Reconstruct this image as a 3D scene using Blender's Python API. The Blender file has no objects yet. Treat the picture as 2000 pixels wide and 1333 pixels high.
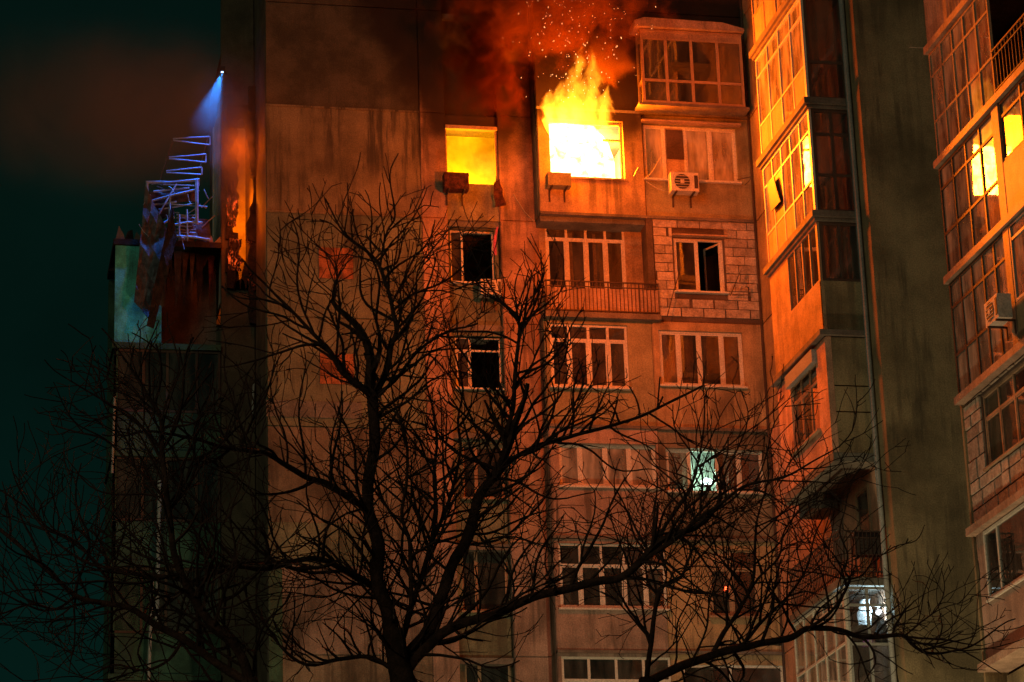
import bpy, math, random
from mathutils import Vector, Matrix, noise as mnoise
random.seed(7)
S = bpy.context.scene
COL = S.collection

# ------------------------------------------------------------------ camera
PITCH, YAW, ROLL, FPX = 18.5, 12.0, -2.0, 5400.0
EYE = Vector((0, 0, 1.7))
p_, y_, r_ = (math.radians(a) for a in (PITCH, YAW, ROLL))
FW = Vector((math.sin(y_) * math.cos(p_), math.cos(y_) * math.cos(p_), math.sin(p_)))
_r = Vector((math.cos(y_), -math.sin(y_), 0)); _u = _r.cross(FW)
RT = math.cos(r_) * _r + math.sin(r_) * _u
UP = -math.sin(r_) * _r + math.cos(r_) * _u
cam = bpy.data.cameras.new('camera'); camo = bpy.data.objects.new('camera', cam); COL.objects.link(camo)
cam.sensor_width = 36; cam.lens = FPX * 36 / 2000; cam.clip_start = .1; cam.clip_end = 2000
camo.matrix_world = Matrix((
    (RT.x, UP.x, -FW.x, EYE.x), (RT.y, UP.y, -FW.y, EYE.y), (RT.z, UP.z, -FW.z, EYE.z), (0, 0, 0, 1)))
S.camera = camo

# ------------------------------------------------------------------ world: night sky
W = bpy.data.worlds.new('World'); S.world = W; W.use_nodes = True
wn = W.node_tree; wn.nodes.clear()
wo = wn.nodes.new('ShaderNodeOutputWorld'); wb = wn.nodes.new('ShaderNodeBackground')
wt = wn.nodes.new('ShaderNodeTexCoord'); ws = wn.nodes.new('ShaderNodeSeparateXYZ'); wr = wn.nodes.new('ShaderNodeValToRGB')
wn.links.new(wt.outputs['Generated'], ws.inputs[0]); wn.links.new(ws.outputs['Z'], wr.inputs[0])
wn.links.new(wr.outputs[0], wb.inputs[0]); wn.links.new(wb.outputs[0], wo.inputs[0])
e = wr.color_ramp.elements
e[0].position = .05; e[0].color = (.0014, .0070, .0046, 1)
e[1].position = .50; e[1].color = (.0009, .0036, .0030, 1)
m = e.new(.24); m.color = (.0012, .0105, .0082, 1)
m = e.new(.36); m.color = (.0010, .0066, .0048, 1)
wz = wn.nodes.new('ShaderNodeTexNoise'); wz.inputs['Scale'].default_value = 5; wz.inputs['Detail'].default_value = 5; wn.links.new(wt.outputs['Generated'], wz.inputs['Vector'])
wm = wn.nodes.new('ShaderNodeMapRange'); wm.inputs[1].default_value = .3; wm.inputs[2].default_value = .7; wm.inputs[3].default_value = .45; wm.inputs[4].default_value = 1.35
wn.links.new(wz.outputs['Fac'], wm.inputs[0]); wn.links.new(wm.outputs[0], wb.inputs[1])

# assumed dim cool night glow of the city from the left, in place of daylight
sun = bpy.data.lights.new('assumed_city_glow', 'SUN'); sun.energy = .24; sun.angle = math.radians(25); sun.color = (.95, 1.0, .62)
suno = bpy.data.objects.new('assumed_city_glow', sun); COL.objects.link(suno)
suno.rotation_euler = Vector((.62, .75, -.28)).to_track_quat('-Z', 'Y').to_euler()

vs = S.view_settings
vs.view_transform = 'Standard'; vs.look = 'None'; vs.exposure = 0; vs.gamma = 1; vs.use_curve_mapping = False
S.render.engine = 'CYCLES'
cy = S.cycles
cy.use_denoising = True; cy.max_bounces = 6; cy.diffuse_bounces = 3; cy.glossy_bounces = 3; cy.transparent_max_bounces = 24
cy.volume_bounces = 1; cy.volume_step_rate = 1.0; cy.volume_max_steps = 128; cy.sample_clamp_indirect = 4; cy.caustics_reflective = False; cy.caustics_refractive = False

# ------------------------------------------------------------------ measured points: pixel ray -> real plane
def ray(x, y): return FW * FPX + RT * (x - 1000) - UP * (y - 667)
def onY(x, y, Y):
    d = ray(x, y); return EYE + d * ((Y - EYE.y) / d.y)
def onX(x, y, X):
    d = ray(x, y); return EYE + d * ((X - EYE.x) / d.x)
def rectY(x0, x1, yt, yb, Y):
    xm, ym = (x0 + x1) / 2, (yt + yb) / 2
    return onY(x0, ym, Y).x, onY(x1, ym, Y).x, onY(xm, yb, Y).z, onY(xm, yt, Y).z

FY = 63.0          # plane of the projecting front (loggia section)
FB = 63.6          # plane of the set-back front
BX, WX, CX = 18.82, 19.83, 20.72      # bay glazing plane, wing wall plane, second bay plane
BY0, BY1 = 59.0, 55.3                 # bay: far and near end
L = [29.5, 26.65, 23.9, 21.1, 18.3, 15.5, 12.7]

# ------------------------------------------------------------------ node helpers
class NT:
    def __init__(s, m):
        m.use_nodes = True; s.t = m.node_tree; s.t.nodes.clear(); s.out = s.n('OutputMaterial')
    def n(s, k, **kw):
        o = s.t.nodes.new('ShaderNode' + k)
        for a, b in kw.items(): setattr(o, a, b)
        return o
    def l(s, a, b):
        s.t.links.new(a, b); return b
    def v(s, sock, x):
        if hasattr(x, 'is_output'): s.t.links.new(x, sock)
        else: sock.default_value = x
    def m(s, op, a, b=0.0, c=0.0, clamp=False):
        o = s.n('Math', operation=op, use_clamp=clamp)
        for i, x in enumerate((a, b, c)): s.v(o.inputs[i], x)
        return o.outputs[0]
    def mr(s, x, a, b, c=0., d=1., smooth=True):
        o = s.n('MapRange', interpolation_type='SMOOTHSTEP' if smooth else 'LINEAR')
        for i, q in enumerate((x, a, b, c, d)): s.v(o.inputs[i], q)
        return o.outputs[0]
    def noise(s, vec, scale, detail=4, rough=.55, dist=0.):
        o = s.n('TexNoise')
        if vec is not None: s.l(vec, o.inputs['Vector'])
        o.inputs['Scale'].default_value = scale; o.inputs['Detail'].default_value = detail
        o.inputs['Roughness'].default_value = rough; o.inputs['Distortion'].default_value = dist
        return o.outputs['Fac']
    def mapping(s, vec, scale=(1, 1, 1), loc=(0, 0, 0)):
        o = s.n('Mapping'); s.l(vec, o.inputs[0]); o.inputs['Scale'].default_value = scale; o.inputs['Location'].default_value = loc
        return o.outputs[0]
    def mix(s, f, a, b):
        o = s.n('Mix', data_type='RGBA'); s.v(o.inputs[0], f); s.v(o.inputs[6], a); s.v(o.inputs[7], b); return o.outputs[2]

FIRE1 = onY(918, 247, FB); FIRE2 = onY(1140, 237, FY)
M = {}
def surf(name, col, rnd=0., ga=1., rough=.8, var=.25, nscale=1.6, streak=0., bump=.3, grain=30., soot=0., metal=0., spec=.3, dirt=(.05, .04, .03)):
    """weathered matt surface: blotches, fine grain, vertical run-off streaks, soot above the two burning windows"""
    m = bpy.data.materials.new(name); t = NT(m)
    b = t.n('BsdfPrincipled'); t.l(b.outputs[0], t.out.inputs[0])
    pos = t.n('NewGeometry').outputs['Position']
    n1 = t.noise(pos, nscale, 6, .6); n2 = t.noise(pos, grain, 3, .6)
    c = (*col, 1)
    f = t.mr(n1, .32, .70, 1 - var, 1 + var * .4)
    f = t.m('MULTIPLY', f, t.mr(n2, .25, .75, 1 - .3 * ga, 1 + .2 * ga))
    if rnd: f = t.m('MULTIPLY', f, t.mr(t.n('ObjectInfo').outputs['Random'], 0, 1, 1 - rnd, 1 + rnd * .5, False))
    vm = t.n('VectorMath', operation='SCALE'); vm.inputs[0].default_value = col; t.l(f, vm.inputs['Scale'])
    cc = vm.outputs[0]
    if streak:
        n3 = t.noise(t.mapping(pos, (2.6, 2.6, .22)), 1.5, 5, .65)
        n4 = t.noise(pos, .5, 3, .5)
        k = t.m('MULTIPLY', t.mr(n3, .46, .62), t.mr(n4, .35, .60, .15, 1.))
        cc = t.mix(t.m('MULTIPLY', k, streak), cc, (*dirt, 1))
    if soot:
        sp = t.n('SeparateXYZ'); t.l(pos, sp.inputs[0]); x, z = sp.outputs[0], sp.outputs[2]
        nz = t.noise(pos, .9, 5, .6); nz2 = t.m('MULTIPLY', t.m('SUBTRACT', nz, .5), 1.6)
        tot = None
        for cx, cz, hw in ((FIRE1.x, FIRE1.z, .95), (FIRE2.x + .1, FIRE2.z, 1.25)):
            dz = t.m('SUBTRACT', z, cz - .35)
            up = t.mr(dz, -1.0, .3)
            wd = t.m('ADD', hw + .2, t.m('MULTIPLY', t.m('MAXIMUM', dz, 0.), .5))
            dx = t.m('ABSOLUTE', t.m('SUBTRACT', x, cx))
            k = t.m('ADD', t.m('SUBTRACT', dx, wd), nz2)
            k = t.m('MULTIPLY', t.mr(k, -.55, .55, 1., 0.), up)
            tot = k if tot is None else t.m('MAXIMUM', tot, k)
        top = t.mr(t.m('ADD', z, nz2), 29.2, 31.6, 0., .93)
        top = t.m('MULTIPLY', top, t.mr(x, 10.0, 12.2))
        tot = t.m('MAXIMUM', tot, top)
        cc = t.mix(t.m('MULTIPLY', tot, soot), cc, (.020, .009, .005, 1))
    t.l(cc, b.inputs['Base Color'])
    b.inputs['Roughness'].default_value = rough; b.inputs['Metallic'].default_value = metal; b.inputs['Specular IOR Level'].default_value = spec
    if bump:
        bp = t.n('Bump'); bp.inputs['Strength'].default_value = bump; bp.inputs['Distance'].default_value = .02
        t.l(t.m('ADD', n2, t.m('MULTIPLY', n1, 2.)), bp.inputs['Height']); t.l(bp.outputs[0], b.inputs['Normal'])
    M[name] = m; return m

surf('paint_beige', (.27, .20, .11), streak=.85, var=.45, soot=.9, nscale=.8)
surf('paint_green', (.20, .205, .13), streak=.8, var=.45, soot=.9, nscale=.9)
surf('paint_brown', (.23, .18, .125), streak=.75, var=.6, nscale=.9)
surf('paint_pink', (.40, .27, .21), streak=.6, var=.4, nscale=.9)
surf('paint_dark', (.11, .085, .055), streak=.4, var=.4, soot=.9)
surf('paint_rose', (.29, .21, .165), streak=.7, var=.6, nscale=.9)
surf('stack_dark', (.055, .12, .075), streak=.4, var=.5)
surf('paint_peach', (.48, .28, .18), streak=.6, var=.55, soot=.97, nscale=1.1)
surf('paint_ochre', (.48, .32, .17), streak=.6, var=.4, soot=.97, nscale=1.2)
surf('paint_olive', (.33, .27, .15), streak=.3, var=.35, soot=.9)
surf('wing_paint', (.40, .27, .15), streak=.3, var=.35)
surf('wing_pink_lit', (.66, .37, .24), streak=.3, var=.35)  # pink paint, brightened in place of firelight on the lower wing
surf('wing_grey', (.33, .25, .14), streak=.6, var=.5, nscale=.6)
surf('red_square', (.42, .15, .06), var=.6, nscale=3)
surf('block', (.52, .42, .34), rnd=.32, var=.35, nscale=5, bump=.7, grain=22)
surf('mortar', (.13, .09, .07), var=.4, bump=.7)
surf('concrete', (.20, .18, .15), streak=.3, var=.4)
surf('slab_edge', (.20, .16, .13), var=.4, streak=.3)
surf('plaster', (.50, .44, .36), ga=.1, var=.3, nscale=2.5, bump=.1)
surf('board', (.50, .33, .20), var=.25, streak=.3)
surf('frame_white', (.66, .60, .52), rough=.45, var=.12, bump=.05)
surf('frame_wood', (.42, .27, .17), rough=.6, var=.3, bump=.15)
surf('frame_brown', (.10, .06, .045), rough=.5, var=.3, bump=.1)
surf('frame_grey', (.36, .36, .34), rough=.45, var=.2, bump=.05)
surf('curtain', (.66, .55, .42), rough=.9, var=.2, nscale=3, bump=.1)
surf('curtain_dark', (.16, .10, .08), rough=.9, var=.3, nscale=3, bump=.1)
surf('rail_metal', (.09, .06, .05), rough=.55, var=.3, metal=.3, bump=.1)
surf('sheet_metal', (.45, .30, .22), rough=.5, var=.3, bump=.15, streak=.3)
surf('burnt_metal', (.08, .085, .10), rough=.5, var=.5, nscale=6, bump=.4, metal=.4)
surf('blue_lit_metal', (.22, .36, .55), rough=.45, var=.3, nscale=6, bump=.1)  # searchlight blue mixed into the metal's own colour
surf('charred', (.030, .022, .017), rough=.95, var=.6, nscale=5, bump=1.0)
surf('ac_white', (.62, .55, .47), rough=.5, var=.15, nscale=3, bump=.05)
surf('ac_dark', (.06, .045, .04), rough=.6, var=.2, bump=.05)
surf('cable', (.45, .38, .3), rough=.6, var=.2, bump=0)
surf('black_plastic', (.02, .02, .02), rough=.5, var=.2, bump=0)
surf('rag', (.10, .03, .02), rough=.95, var=.6, nscale=9, bump=.6)
surf('cloth_white', (.7, .7, .7), rough=.9, var=.1, bump=.1)
surf('cloth_pink', (.6, .12, .25), rough=.9, var=.1, bump=.1)
surf('bark', (.085, .036, .024), rough=.95, var=.5, nscale=9, bump=.9, grain=40)  # bark with its red raised for the fire's rim light
surf('asphalt', (.05, .05, .05), rough=.9, var=.3)
surf('teal_lit_paint', (.10, .58, .50), var=.5, nscale=2.2, streak=.45)  # the teal light on this panel is put into its paint

def glassm(name, tint, rough=.02, refl=1.0, haze=.10):
    m = bpy.data.materials.new(name); t = NT(m)
    tr = t.n('BsdfTransparent'); tr.inputs[0].default_value = (*tint, 1)
    gl = t.n('BsdfGlossy'); gl.inputs['Roughness'].default_value = rough; gl.inputs[0].default_value = (refl, refl, refl, 1)
    pos = t.n('NewGeometry').outputs['Position']
    bp = t.n('Bump'); bp.inputs['Strength'].default_value = .05; bp.inputs['Distance'].default_value = .05
    t.l(t.noise(pos, 1.1, 2), bp.inputs['Height']); t.l(bp.outputs[0], gl.inputs['Normal'])
    df = t.n('BsdfDiffuse'); df.inputs[0].default_value = (.5, .45, .38, 1)
    fr = t.n('Fresnel'); fr.inputs[0].default_value = 1.6
    a = t.n('MixShader'); t.l(t.m('MULTIPLY', t.mr(t.noise(t.mapping(pos, (3, 3, .8)), 1.2, 5), .3, .8, .3, 1.5), haze), a.inputs[0]); t.l(tr.outputs[0], a.inputs[1]); t.l(df.outputs[0], a.inputs[2])
    b = t.n('MixShader'); t.l(t.m('MULTIPLY', fr.outputs[0], 1.3, clamp=True), b.inputs[0]); t.l(a.outputs[0], b.inputs[1]); t.l(gl.outputs[0], b.inputs[2])
    t.l(b.outputs[0], t.out.inputs[0]); M[name] = m
glassm('glass', (.72, .70, .68))
glassm('glass_dirty_sheen', (.6, .56, .5), haze=.75)  # dirt haze raised so the panes read as orange-lit

glassm('glass_film_sheen', (.5, .46, .4), haze=.75, refl=1.)  # diffuse film raised to suggest orange fire reflections

def emit(name, col, strength, noise_var=0.):
    m = bpy.data.materials.new(name); t = NT(m)
    em = t.n('Emission'); em.inputs[0].default_value = (*col, 1)
    if noise_var:
        pos = t.n('NewGeometry').outputs['Position']
        t.l(t.mr(t.noise(pos, 3.5, 5, .6, .6), .3, .7, strength * (1 - noise_var), strength), em.inputs[1])
    else: em.inputs[1].default_value = strength
    t.l(em.outputs[0], t.out.inputs[0]); M[name] = m
emit('fire_core', (1, .56, .17), 16, .85)
emit('room_fire', (1, .36, .003), 9, .5)
emit('spark', (1, .45, .16), 6)
emit('lamp_white', (.75, 1, .95), 7)
emit('lamp_cool', (.8, .9, 1), 8)
emit('lamp_red', (1, .08, .02), 9)
emit('lamp_blue', (.35, .6, 1), 6)
# embers: black char with glowing cracks
m = bpy.data.materials.new('embers'); t = NT(m)
b = t.n('BsdfPrincipled'); b.inputs['Base Color'].default_value = (.02, .012, .01, 1); b.inputs['Roughness'].default_value = .95
pos = t.n('NewGeometry').outputs['Position']
k = t.m('MULTIPLY', t.mr(t.noise(t.mapping(pos, (6, 6, 2.2)), 1.5, 6, .7, 1.2), .50, .66), t.mr(t.noise(pos, 1.5, 3), .4, .6))
b.inputs['Emission Color'].default_value = (1, .09, .012, 1); t.l(t.m('MULTIPLY', k, 1.3), b.inputs['Emission Strength'])
t.l(b.outputs[0], t.out.inputs[0]); M['embers'] = m

# ------------------------------------------------------------------ mesh helpers
def FRONT(y): return lambda u, v, w: (u, y - w, v)
def LEFT(x): return lambda u, v, w: (x - w, -u, v)          # u = -y : runs towards the camera
class MB:
    def __init__(s): s.v = []; s.f = []
    def box(s, fr, u0, u1, v0, v1, w0, w1):
        i = len(s.v)
        for w in (w0, w1):
            for u, v in ((u0, v0), (u1, v0), (u1, v1), (u0, v1)): s.v.append(fr(u, v, w))
        s.f += [tuple(i + k for k in q) for q in ((3, 2, 1, 0), (4, 5, 6, 7), (0, 1, 5, 4), (1, 2, 6, 5), (2, 3, 7, 6), (3, 0, 4, 7))]
        return s
    def prism(s, fr, poly, w0, w1):
        n = len(poly); i = len(s.v)
        for w in (w0, w1): s.v += [fr(u, v, w) for u, v in poly]
        s.f.append(tuple(i + k for k in reversed(range(n)))); s.f.append(tuple(i + n + k for k in range(n)))
        s.f += [(i + k, i + (k + 1) % n, i + n + (k + 1) % n, i + n + k) for k in range(n)]
        return s
    def tube(s, pts, rad, sides=5, cap=True):
        pts = [Vector(p) for p in pts]; n = len(pts); i0 = len(s.v); ref = Vector((.13, 1, .21)).normalized()
        for k, p in enumerate(pts):
            d = (pts[min(k + 1, n - 1)] - pts[max(k - 1, 0)])
            d = d.normalized() if d.length > 1e-9 else Vector((0, 0, 1))
            a = d.cross(ref)
            if a.length < 1e-3: a = d.cross(Vector((1, 0, 0)))
            a.normalize(); b = d.cross(a); r = rad[k] if isinstance(rad, (list, tuple)) else rad
            for j in range(sides):
                q = 2 * math.pi * j / sides; s.v.append(tuple(p + a * (r * math.cos(q)) + b * (r * math.sin(q))))
        for k in range(n - 1):
            for j in range(sides):
                a = i0 + k * sides + j; b = i0 + k * sides + (j + 1) % sides
                s.f.append((a, b, b + sides, a + sides))
        if cap:
            s.f.append(tuple(i0 + j for j in reversed(range(sides)))); s.f.append(tuple(i0 + (n - 1) * sides + j for j in range(sides)))
        return s
    def grid(s, fn, nu, nv):
        i = len(s.v)
        for a in range(nu + 1):
            for b in range(nv + 1): s.v.append(tuple(fn(a / nu, b / nv)))
        for a in range(nu):
            for b in range(nv):
                k = i + a * (nv + 1) + b; s.f.append((k, k + nv + 1, k + nv + 2, k + 1))
        return s
    def build(s, name, mat, parent=None, smooth=False, **props):
        org = base_of(parent)
        me = bpy.data.meshes.new(name)
        me.from_pydata([(x - org.x, y - org.y, z - org.z) for x, y, z in s.v], [], s.f); me.update()
        me.materials.append(M[mat] if isinstance(mat, str) else mat)
        if smooth: me.polygons.foreach_set('use_smooth', [True] * len(me.polygons))
        o = bpy.data.objects.new(name, me); COL.objects.link(o)
        if parent is not None: o.parent = parent
        for k, v in props.items(): o[k] = v
        return o
def base_of(o):
    v = Vector((0, 0, 0))
    while o is not None: v = v + o.location; o = o.parent
    return v
def thing(name, loc, label, cat, group=None):
    o = bpy.data.objects.new(name, None); COL.objects.link(o); o.location = loc; o.empty_display_size = .2
    o['label'] = label; o['category'] = cat
    if group: o['group'] = group
    return o
def solo(o, label, cat, group=None, kind=None):
    o['label'] = label; o['category'] = cat
    if group: o['group'] = group
    if kind: o['kind'] = kind
    return o
def centre(name, mat, mb, label, cat, loc, group=None):      # a one-mesh thing with its origin on itself
    org = Vector(loc); mb.v = [(x - org.x, y - org.y, z - org.z) for x, y, z in mb.v]
    o = mb.build(name, mat); o.location = org; return solo(o, label, cat, group)

def lamp(name, loc, power, col, rad):
    l = bpy.data.lights.new(name, 'POINT'); l.energy = power; l.color = col; l.shadow_soft_size = rad
    o = bpy.data.objects.new(name, l); COL.objects.link(o); o.location = loc; return o
def wall(parent, fr, u0, u1, v0, v1, mat, holes=(), thick=.24, w=0., joint=.018, name='wall_panel'):
    """one precast panel: recessed joint round it, openings cut through it"""
    mb = MB()
    us = sorted({u0, u1, *[h[0] for h in holes], *[h[1] for h in holes]}); vsn = sorted({v0, v1, *[h[2] for h in holes], *[h[3] for h in holes]})
    us = [q for q in us if u0 <= q <= u1]; vsn = [q for q in vsn if v0 <= q <= v1]
    for a, b in zip(us, us[1:]):
        for c, d in zip(vsn, vsn[1:]):
            mu, mv = (a + b) / 2, (c + d) / 2
            if any(h[0] < mu < h[1] and h[2] < mv < h[3] for h in holes): continue
            mb.box(fr, a, b, c, d, w - thick, w - .03)
            j = joint
            mb.box(fr, a + (j if a == u0 else 0), b - (j if b == u1 else 0), c + (j if c == v0 else 0), d - (j if d == v1 else 0), w - .03, w)
    return mb.build(name, mat, parent)

def window(parent, fr, u0, u1, v0, v1, cols, rows, mat='frame_white', t=.05, w=-.10, dep=.06, glass='glass', kinds={}, sill=True,
           sash=True, curt=None, label=None, name='window'):
    """frame mesh with panes, sash rims, sill and curtains as children; cols/rows are relative sizes (rows from the bottom)"""
    mb = MB(); sc_, sr_ = sum(cols), sum(rows)
    us = [u0]; vv = [v0]
    for c in cols: us.append(us[-1] + (u1 - u0) * c / sc_)
    for r in rows: vv.append(vv[-1] + (v1 - v0) * r / sr_)
    mb.box(fr, u0, u0 + t, v0, v1, w - dep, w); mb.box(fr, u1 - t, u1, v0, v1, w - dep, w)
    mb.box(fr, u0 + t, u1 - t, v0, v0 + t, w - dep, w); mb.box(fr, u0 + t, u1 - t, v1 - t, v1, w - dep, w)
    for q in us[1:-1]: mb.box(fr, q - t * .55, q + t * .55, v0 + t, v1 - t, w - dep + .004, w - .004)
    for q in vv[1:-1]:
        for a, b in zip(us, us[1:]): mb.box(fr, a + t * .6, b - t * .6, q - t * .5, q + t * .5, w - dep + .008, w - .007)
    root = mb.build(name, mat, parent)
    if label: root['label'] = label
    for i, (a, b) in enumerate(zip(us, us[1:])):
        for j, (c, d) in enumerate(zip(vv, vv[1:])):
            k = kinds.get((i, j), 'glass')
            a1 = a + (t if i == 0 else t * .55); b1 = b - (t if i == len(cols) - 1 else t * .55)
            c1 = c + (t if j == 0 else t * .5); d1 = d - (t if j == len(rows) - 1 else t * .5)
            if k == 'none': continue
            if k == 'panel': MB().box(fr, a1, b1, c1, d1, w - .045, w - .02).build('infill_panel', mat, root); continue
            if k == 'board': MB().box(fr, a1, b1, c1, d1, w - .045, w - .02).build('infill_panel', 'board', root); continue
            if k == 'dark_hole': MB().box(fr, a1, b1, c1, d1, w - .045, w - .02).build('infill_panel', 'frame_brown', root); continue  # dark panel painted in for the shaded hole of an open pane
            tl = random.uniform(-.0015, .0015); tv = random.uniform(-.001, .001)
            if k == 'open':            # sash swung inwards
                wd = b1 - a1; an = math.radians(62)
                f2 = lambda u, v, ww, a1=a1, an=an: fr(b1 - (b1 - u) * math.cos(an) + (ww) * math.sin(an), v, w - .03 - (b1 - u) * math.sin(an) + ww * math.cos(an))
                sm = MB()
                for q in ((a1, a1 + .05, c1, d1), (b1 - .05, b1, c1, d1), (a1 + .05, b1 - .05, c1, c1 + .05), (a1 + .05, b1 - .05, d1 - .05, d1)): sm.box(f2, *q, -.02, .02)
                sm.build('sash', mat, root); MB().box(f2, a1 + .05, b1 - .05, c1 + .05, d1 - .05, -.004, .004).build('pane', glass, root); continue
            ins = 0.
            if sash and (d1 - c1) > .75 and (b1 - a1) > .3:
                ins = .035; sm = MB()
                for q in ((a1, a1 + ins, c1, d1), (b1 - ins, b1, c1, d1), (a1 + ins, b1 - ins, c1, c1 + ins), (a1 + ins, b1 - ins, d1 - ins, d1)): sm.box(fr, *q, w - .05, w - .016)
                sm.build('sash', mat, root)
            pm = MB(); wa = w - .035
            i0 = len(pm.v)
            for ww in (wa - .003, wa + .003):
                for (u, v) in ((a1 + ins, c1 + ins), (b1 - ins, c1 + ins), (b1 - ins, d1 - ins), (a1 + ins, d1 - ins)):
                    pm.v.append(fr(u, v, ww + tl * (1 if u < (a1 + b1) / 2 else -1) + tv * (1 if v > (c1 + d1) / 2 else -1)))
            pm.f += [(3, 2, 1, 0), (4, 5, 6, 7), (0, 1, 5, 4), (1, 2, 6, 5), (2, 3, 7, 6), (3, 0, 4, 7)]
            pm.build('pane', glass, root)
    if sill: MB().box(fr, u0 - .05, u1 + .05, v0 - .045, v0 - .002, -.12, .09).build('sill', mat, root)
    if curt:
        for (ca, cb, cm) in curt:      # fractions of the width
            A, B = u0 + (u1 - u0) * ca, u0 + (u1 - u0) * cb; ph = random.random() * 6; n = max(6, int((B - A) / .05))
            MB().grid(lambda a, b: fr(A + (B - A) * a, v0 + .02 + (v1 - v0 - .04) * b, w - .22 + .035 * math.sin(ph + a * (B - A) * 38) * (1.1 - .5 * b)), n, 1).build('curtain', cm, root, smooth=True)
    return root

# ================================================================== ground
g = MB(); g.v = [(-400, -60, 0), (400, -60, 0), (400, 700, 0), (-400, 700, 0)]; g.f = [(0, 1, 2, 3)]
g.build('ground', 'asphalt', kind='structure')

# ================================================================== main building
X0, X1, X2, X3, X4 = 7.42, onY(823, 400, FB).x, 14.22, 16.96, WX
BLD = thing('apartment_building', ((X0 + X4) / 2, FB, 0), 'tall panel apartment block with two windows burning and soot above them', 'building')
fF, fB = FRONT(FY), FRONT(FB)
ZT = 36.0
tops = [ZT - 1.2] + [32.35] + L          # storey tops: index s -> floor at tops[s+1]
# --- left blank section S0
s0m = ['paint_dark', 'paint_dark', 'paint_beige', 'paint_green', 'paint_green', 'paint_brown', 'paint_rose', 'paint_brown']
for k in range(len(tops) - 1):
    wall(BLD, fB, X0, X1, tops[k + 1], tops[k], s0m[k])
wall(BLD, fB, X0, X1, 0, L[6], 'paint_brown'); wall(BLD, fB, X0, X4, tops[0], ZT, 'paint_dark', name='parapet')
for (a, b, c, d) in ((622, 690, 485, 546), (624, 692, 692, 752)):
    u0, u1, v0, v1 = rectY(a, b, c, d, FB)
    for i in range(3):
        for j in range(3):
            du, dv = (u1 - u0) / 3, (v1 - v0) / 3
            MB().box(fB, u0 + i * du + .008, u0 + (i + 1) * du - .008, v0 + j * dv + .008, v0 + (j + 1) * dv - .008, .002, random.uniform(.012, .03)).build('ornament_tile', 'red_square', BLD)
u0, u1, v0, v1 = rectY(520, 706, 785, 817, FB)
MB().box(fB, u0, u1, v0, v1, .004, .02).build('repair_patch', 'concrete', BLD)
for (a, b, c, d, mm) in ((506, 742, 1022, 1104, 'paint_green'), (500, 552, 1112, 1400, 'stack_dark')):
    u0, u1, v0, v1 = rectY(a, b, c, d, FB); MB().box(fB, max(u0, X0 + .01), u1, v0, v1, .003, .016).build('repair_patch', mm, BLD)
# --- window column S1: pilasters and recessed infill
PL, PR = onY(878, 560, FB).x, onY(986, 700, FB).x
fI = FRONT(FB + .22)
w1 = rectY(868, 968, 247, 357, FB); w1 = (PL + .002, PR - .002, w1[2], w1[3])
for k in range(len(tops) - 1):
    z0, z1 = tops[k + 1], tops[k]
    if k == 2:
        wall(BLD, fB, X1, PL, z0, z1, 'paint_peach', name='pilaster'); wall(BLD, fB, PR, X2 + .1, z0, z1, 'paint_peach', name='pilaster')
        wall(BLD, FRONT(FB + .08), PL, PR, z0, w1[2], 'paint_olive', joint=.008); wall(BLD, FRONT(FB + .08), PL, PR, w1[3], z1, 'paint_peach', joint=.008)
        MB().box(fB, PL - .3, PR + .3, z0 + .02, z1 - .165, -1.2, -1.05).build('burning_room_wall', 'plaster', BLD)
        continue
    pm_ = 'paint_peach' if k < 6 else 'paint_pink'
    wall(BLD, fB, X1, PL, z0, z1, pm_, name='pilaster'); wall(BLD, fB, PR, X2 + .1, z0, z1, pm_, name='pilaster')
    px = {3: (880, 966, 450, 553), 4: (890, 984, 657, 760), 5: (905, 992, 868, 974), 6: (903, 1000, 1070, 1195), 7: (910, 1005, 1290, 1400)}.get(k)
    infill = 'paint_green'
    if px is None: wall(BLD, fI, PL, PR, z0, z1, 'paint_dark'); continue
    r = rectY(*px, FB + .22); r = (max(r[0], PL + .03), min(r[1], PR - .03), max(r[2], z0 + .1), r[3])
    wall(BLD, fI, PL, PR, z0, z1, infill, [r])
    if k == 3: window(BLD, fI, *r, [.28, .72], [1], kinds={(1, 0): 'none'}, t=.045, label='window with its right half missing')
    elif k == 4: window(BLD, fI, *r, [.33, .67], [.74, .26] , kinds={(1, 0): 'none', (1, 1): 'none'}, t=.045, label='broken window beside the tree top')
    else: window(BLD, fI, *r, [.3, .7], [1], mat='frame_wood', t=.045, curt=[(0, .3, 'curtain_dark')])
wall(BLD, fB, X1, X2 + .1, 0, L[6], 'paint_pink')
# lintel and burnt frame of the first burning window
fm = MB(); t_ = .05
fm.box(fB, w1[0], w1[1], w1[3] - .09, w1[3], -.12, .02); fm.box(fB, w1[1] - t_, w1[1], w1[2], w1[3] - .09, -.14, -.05)
fm.box(fB, w1[0], w1[0] + .03, w1[2], w1[3] - .09, -.14, -.05)
fm.build('burnt_frame', 'frame_wood', BLD)
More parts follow.
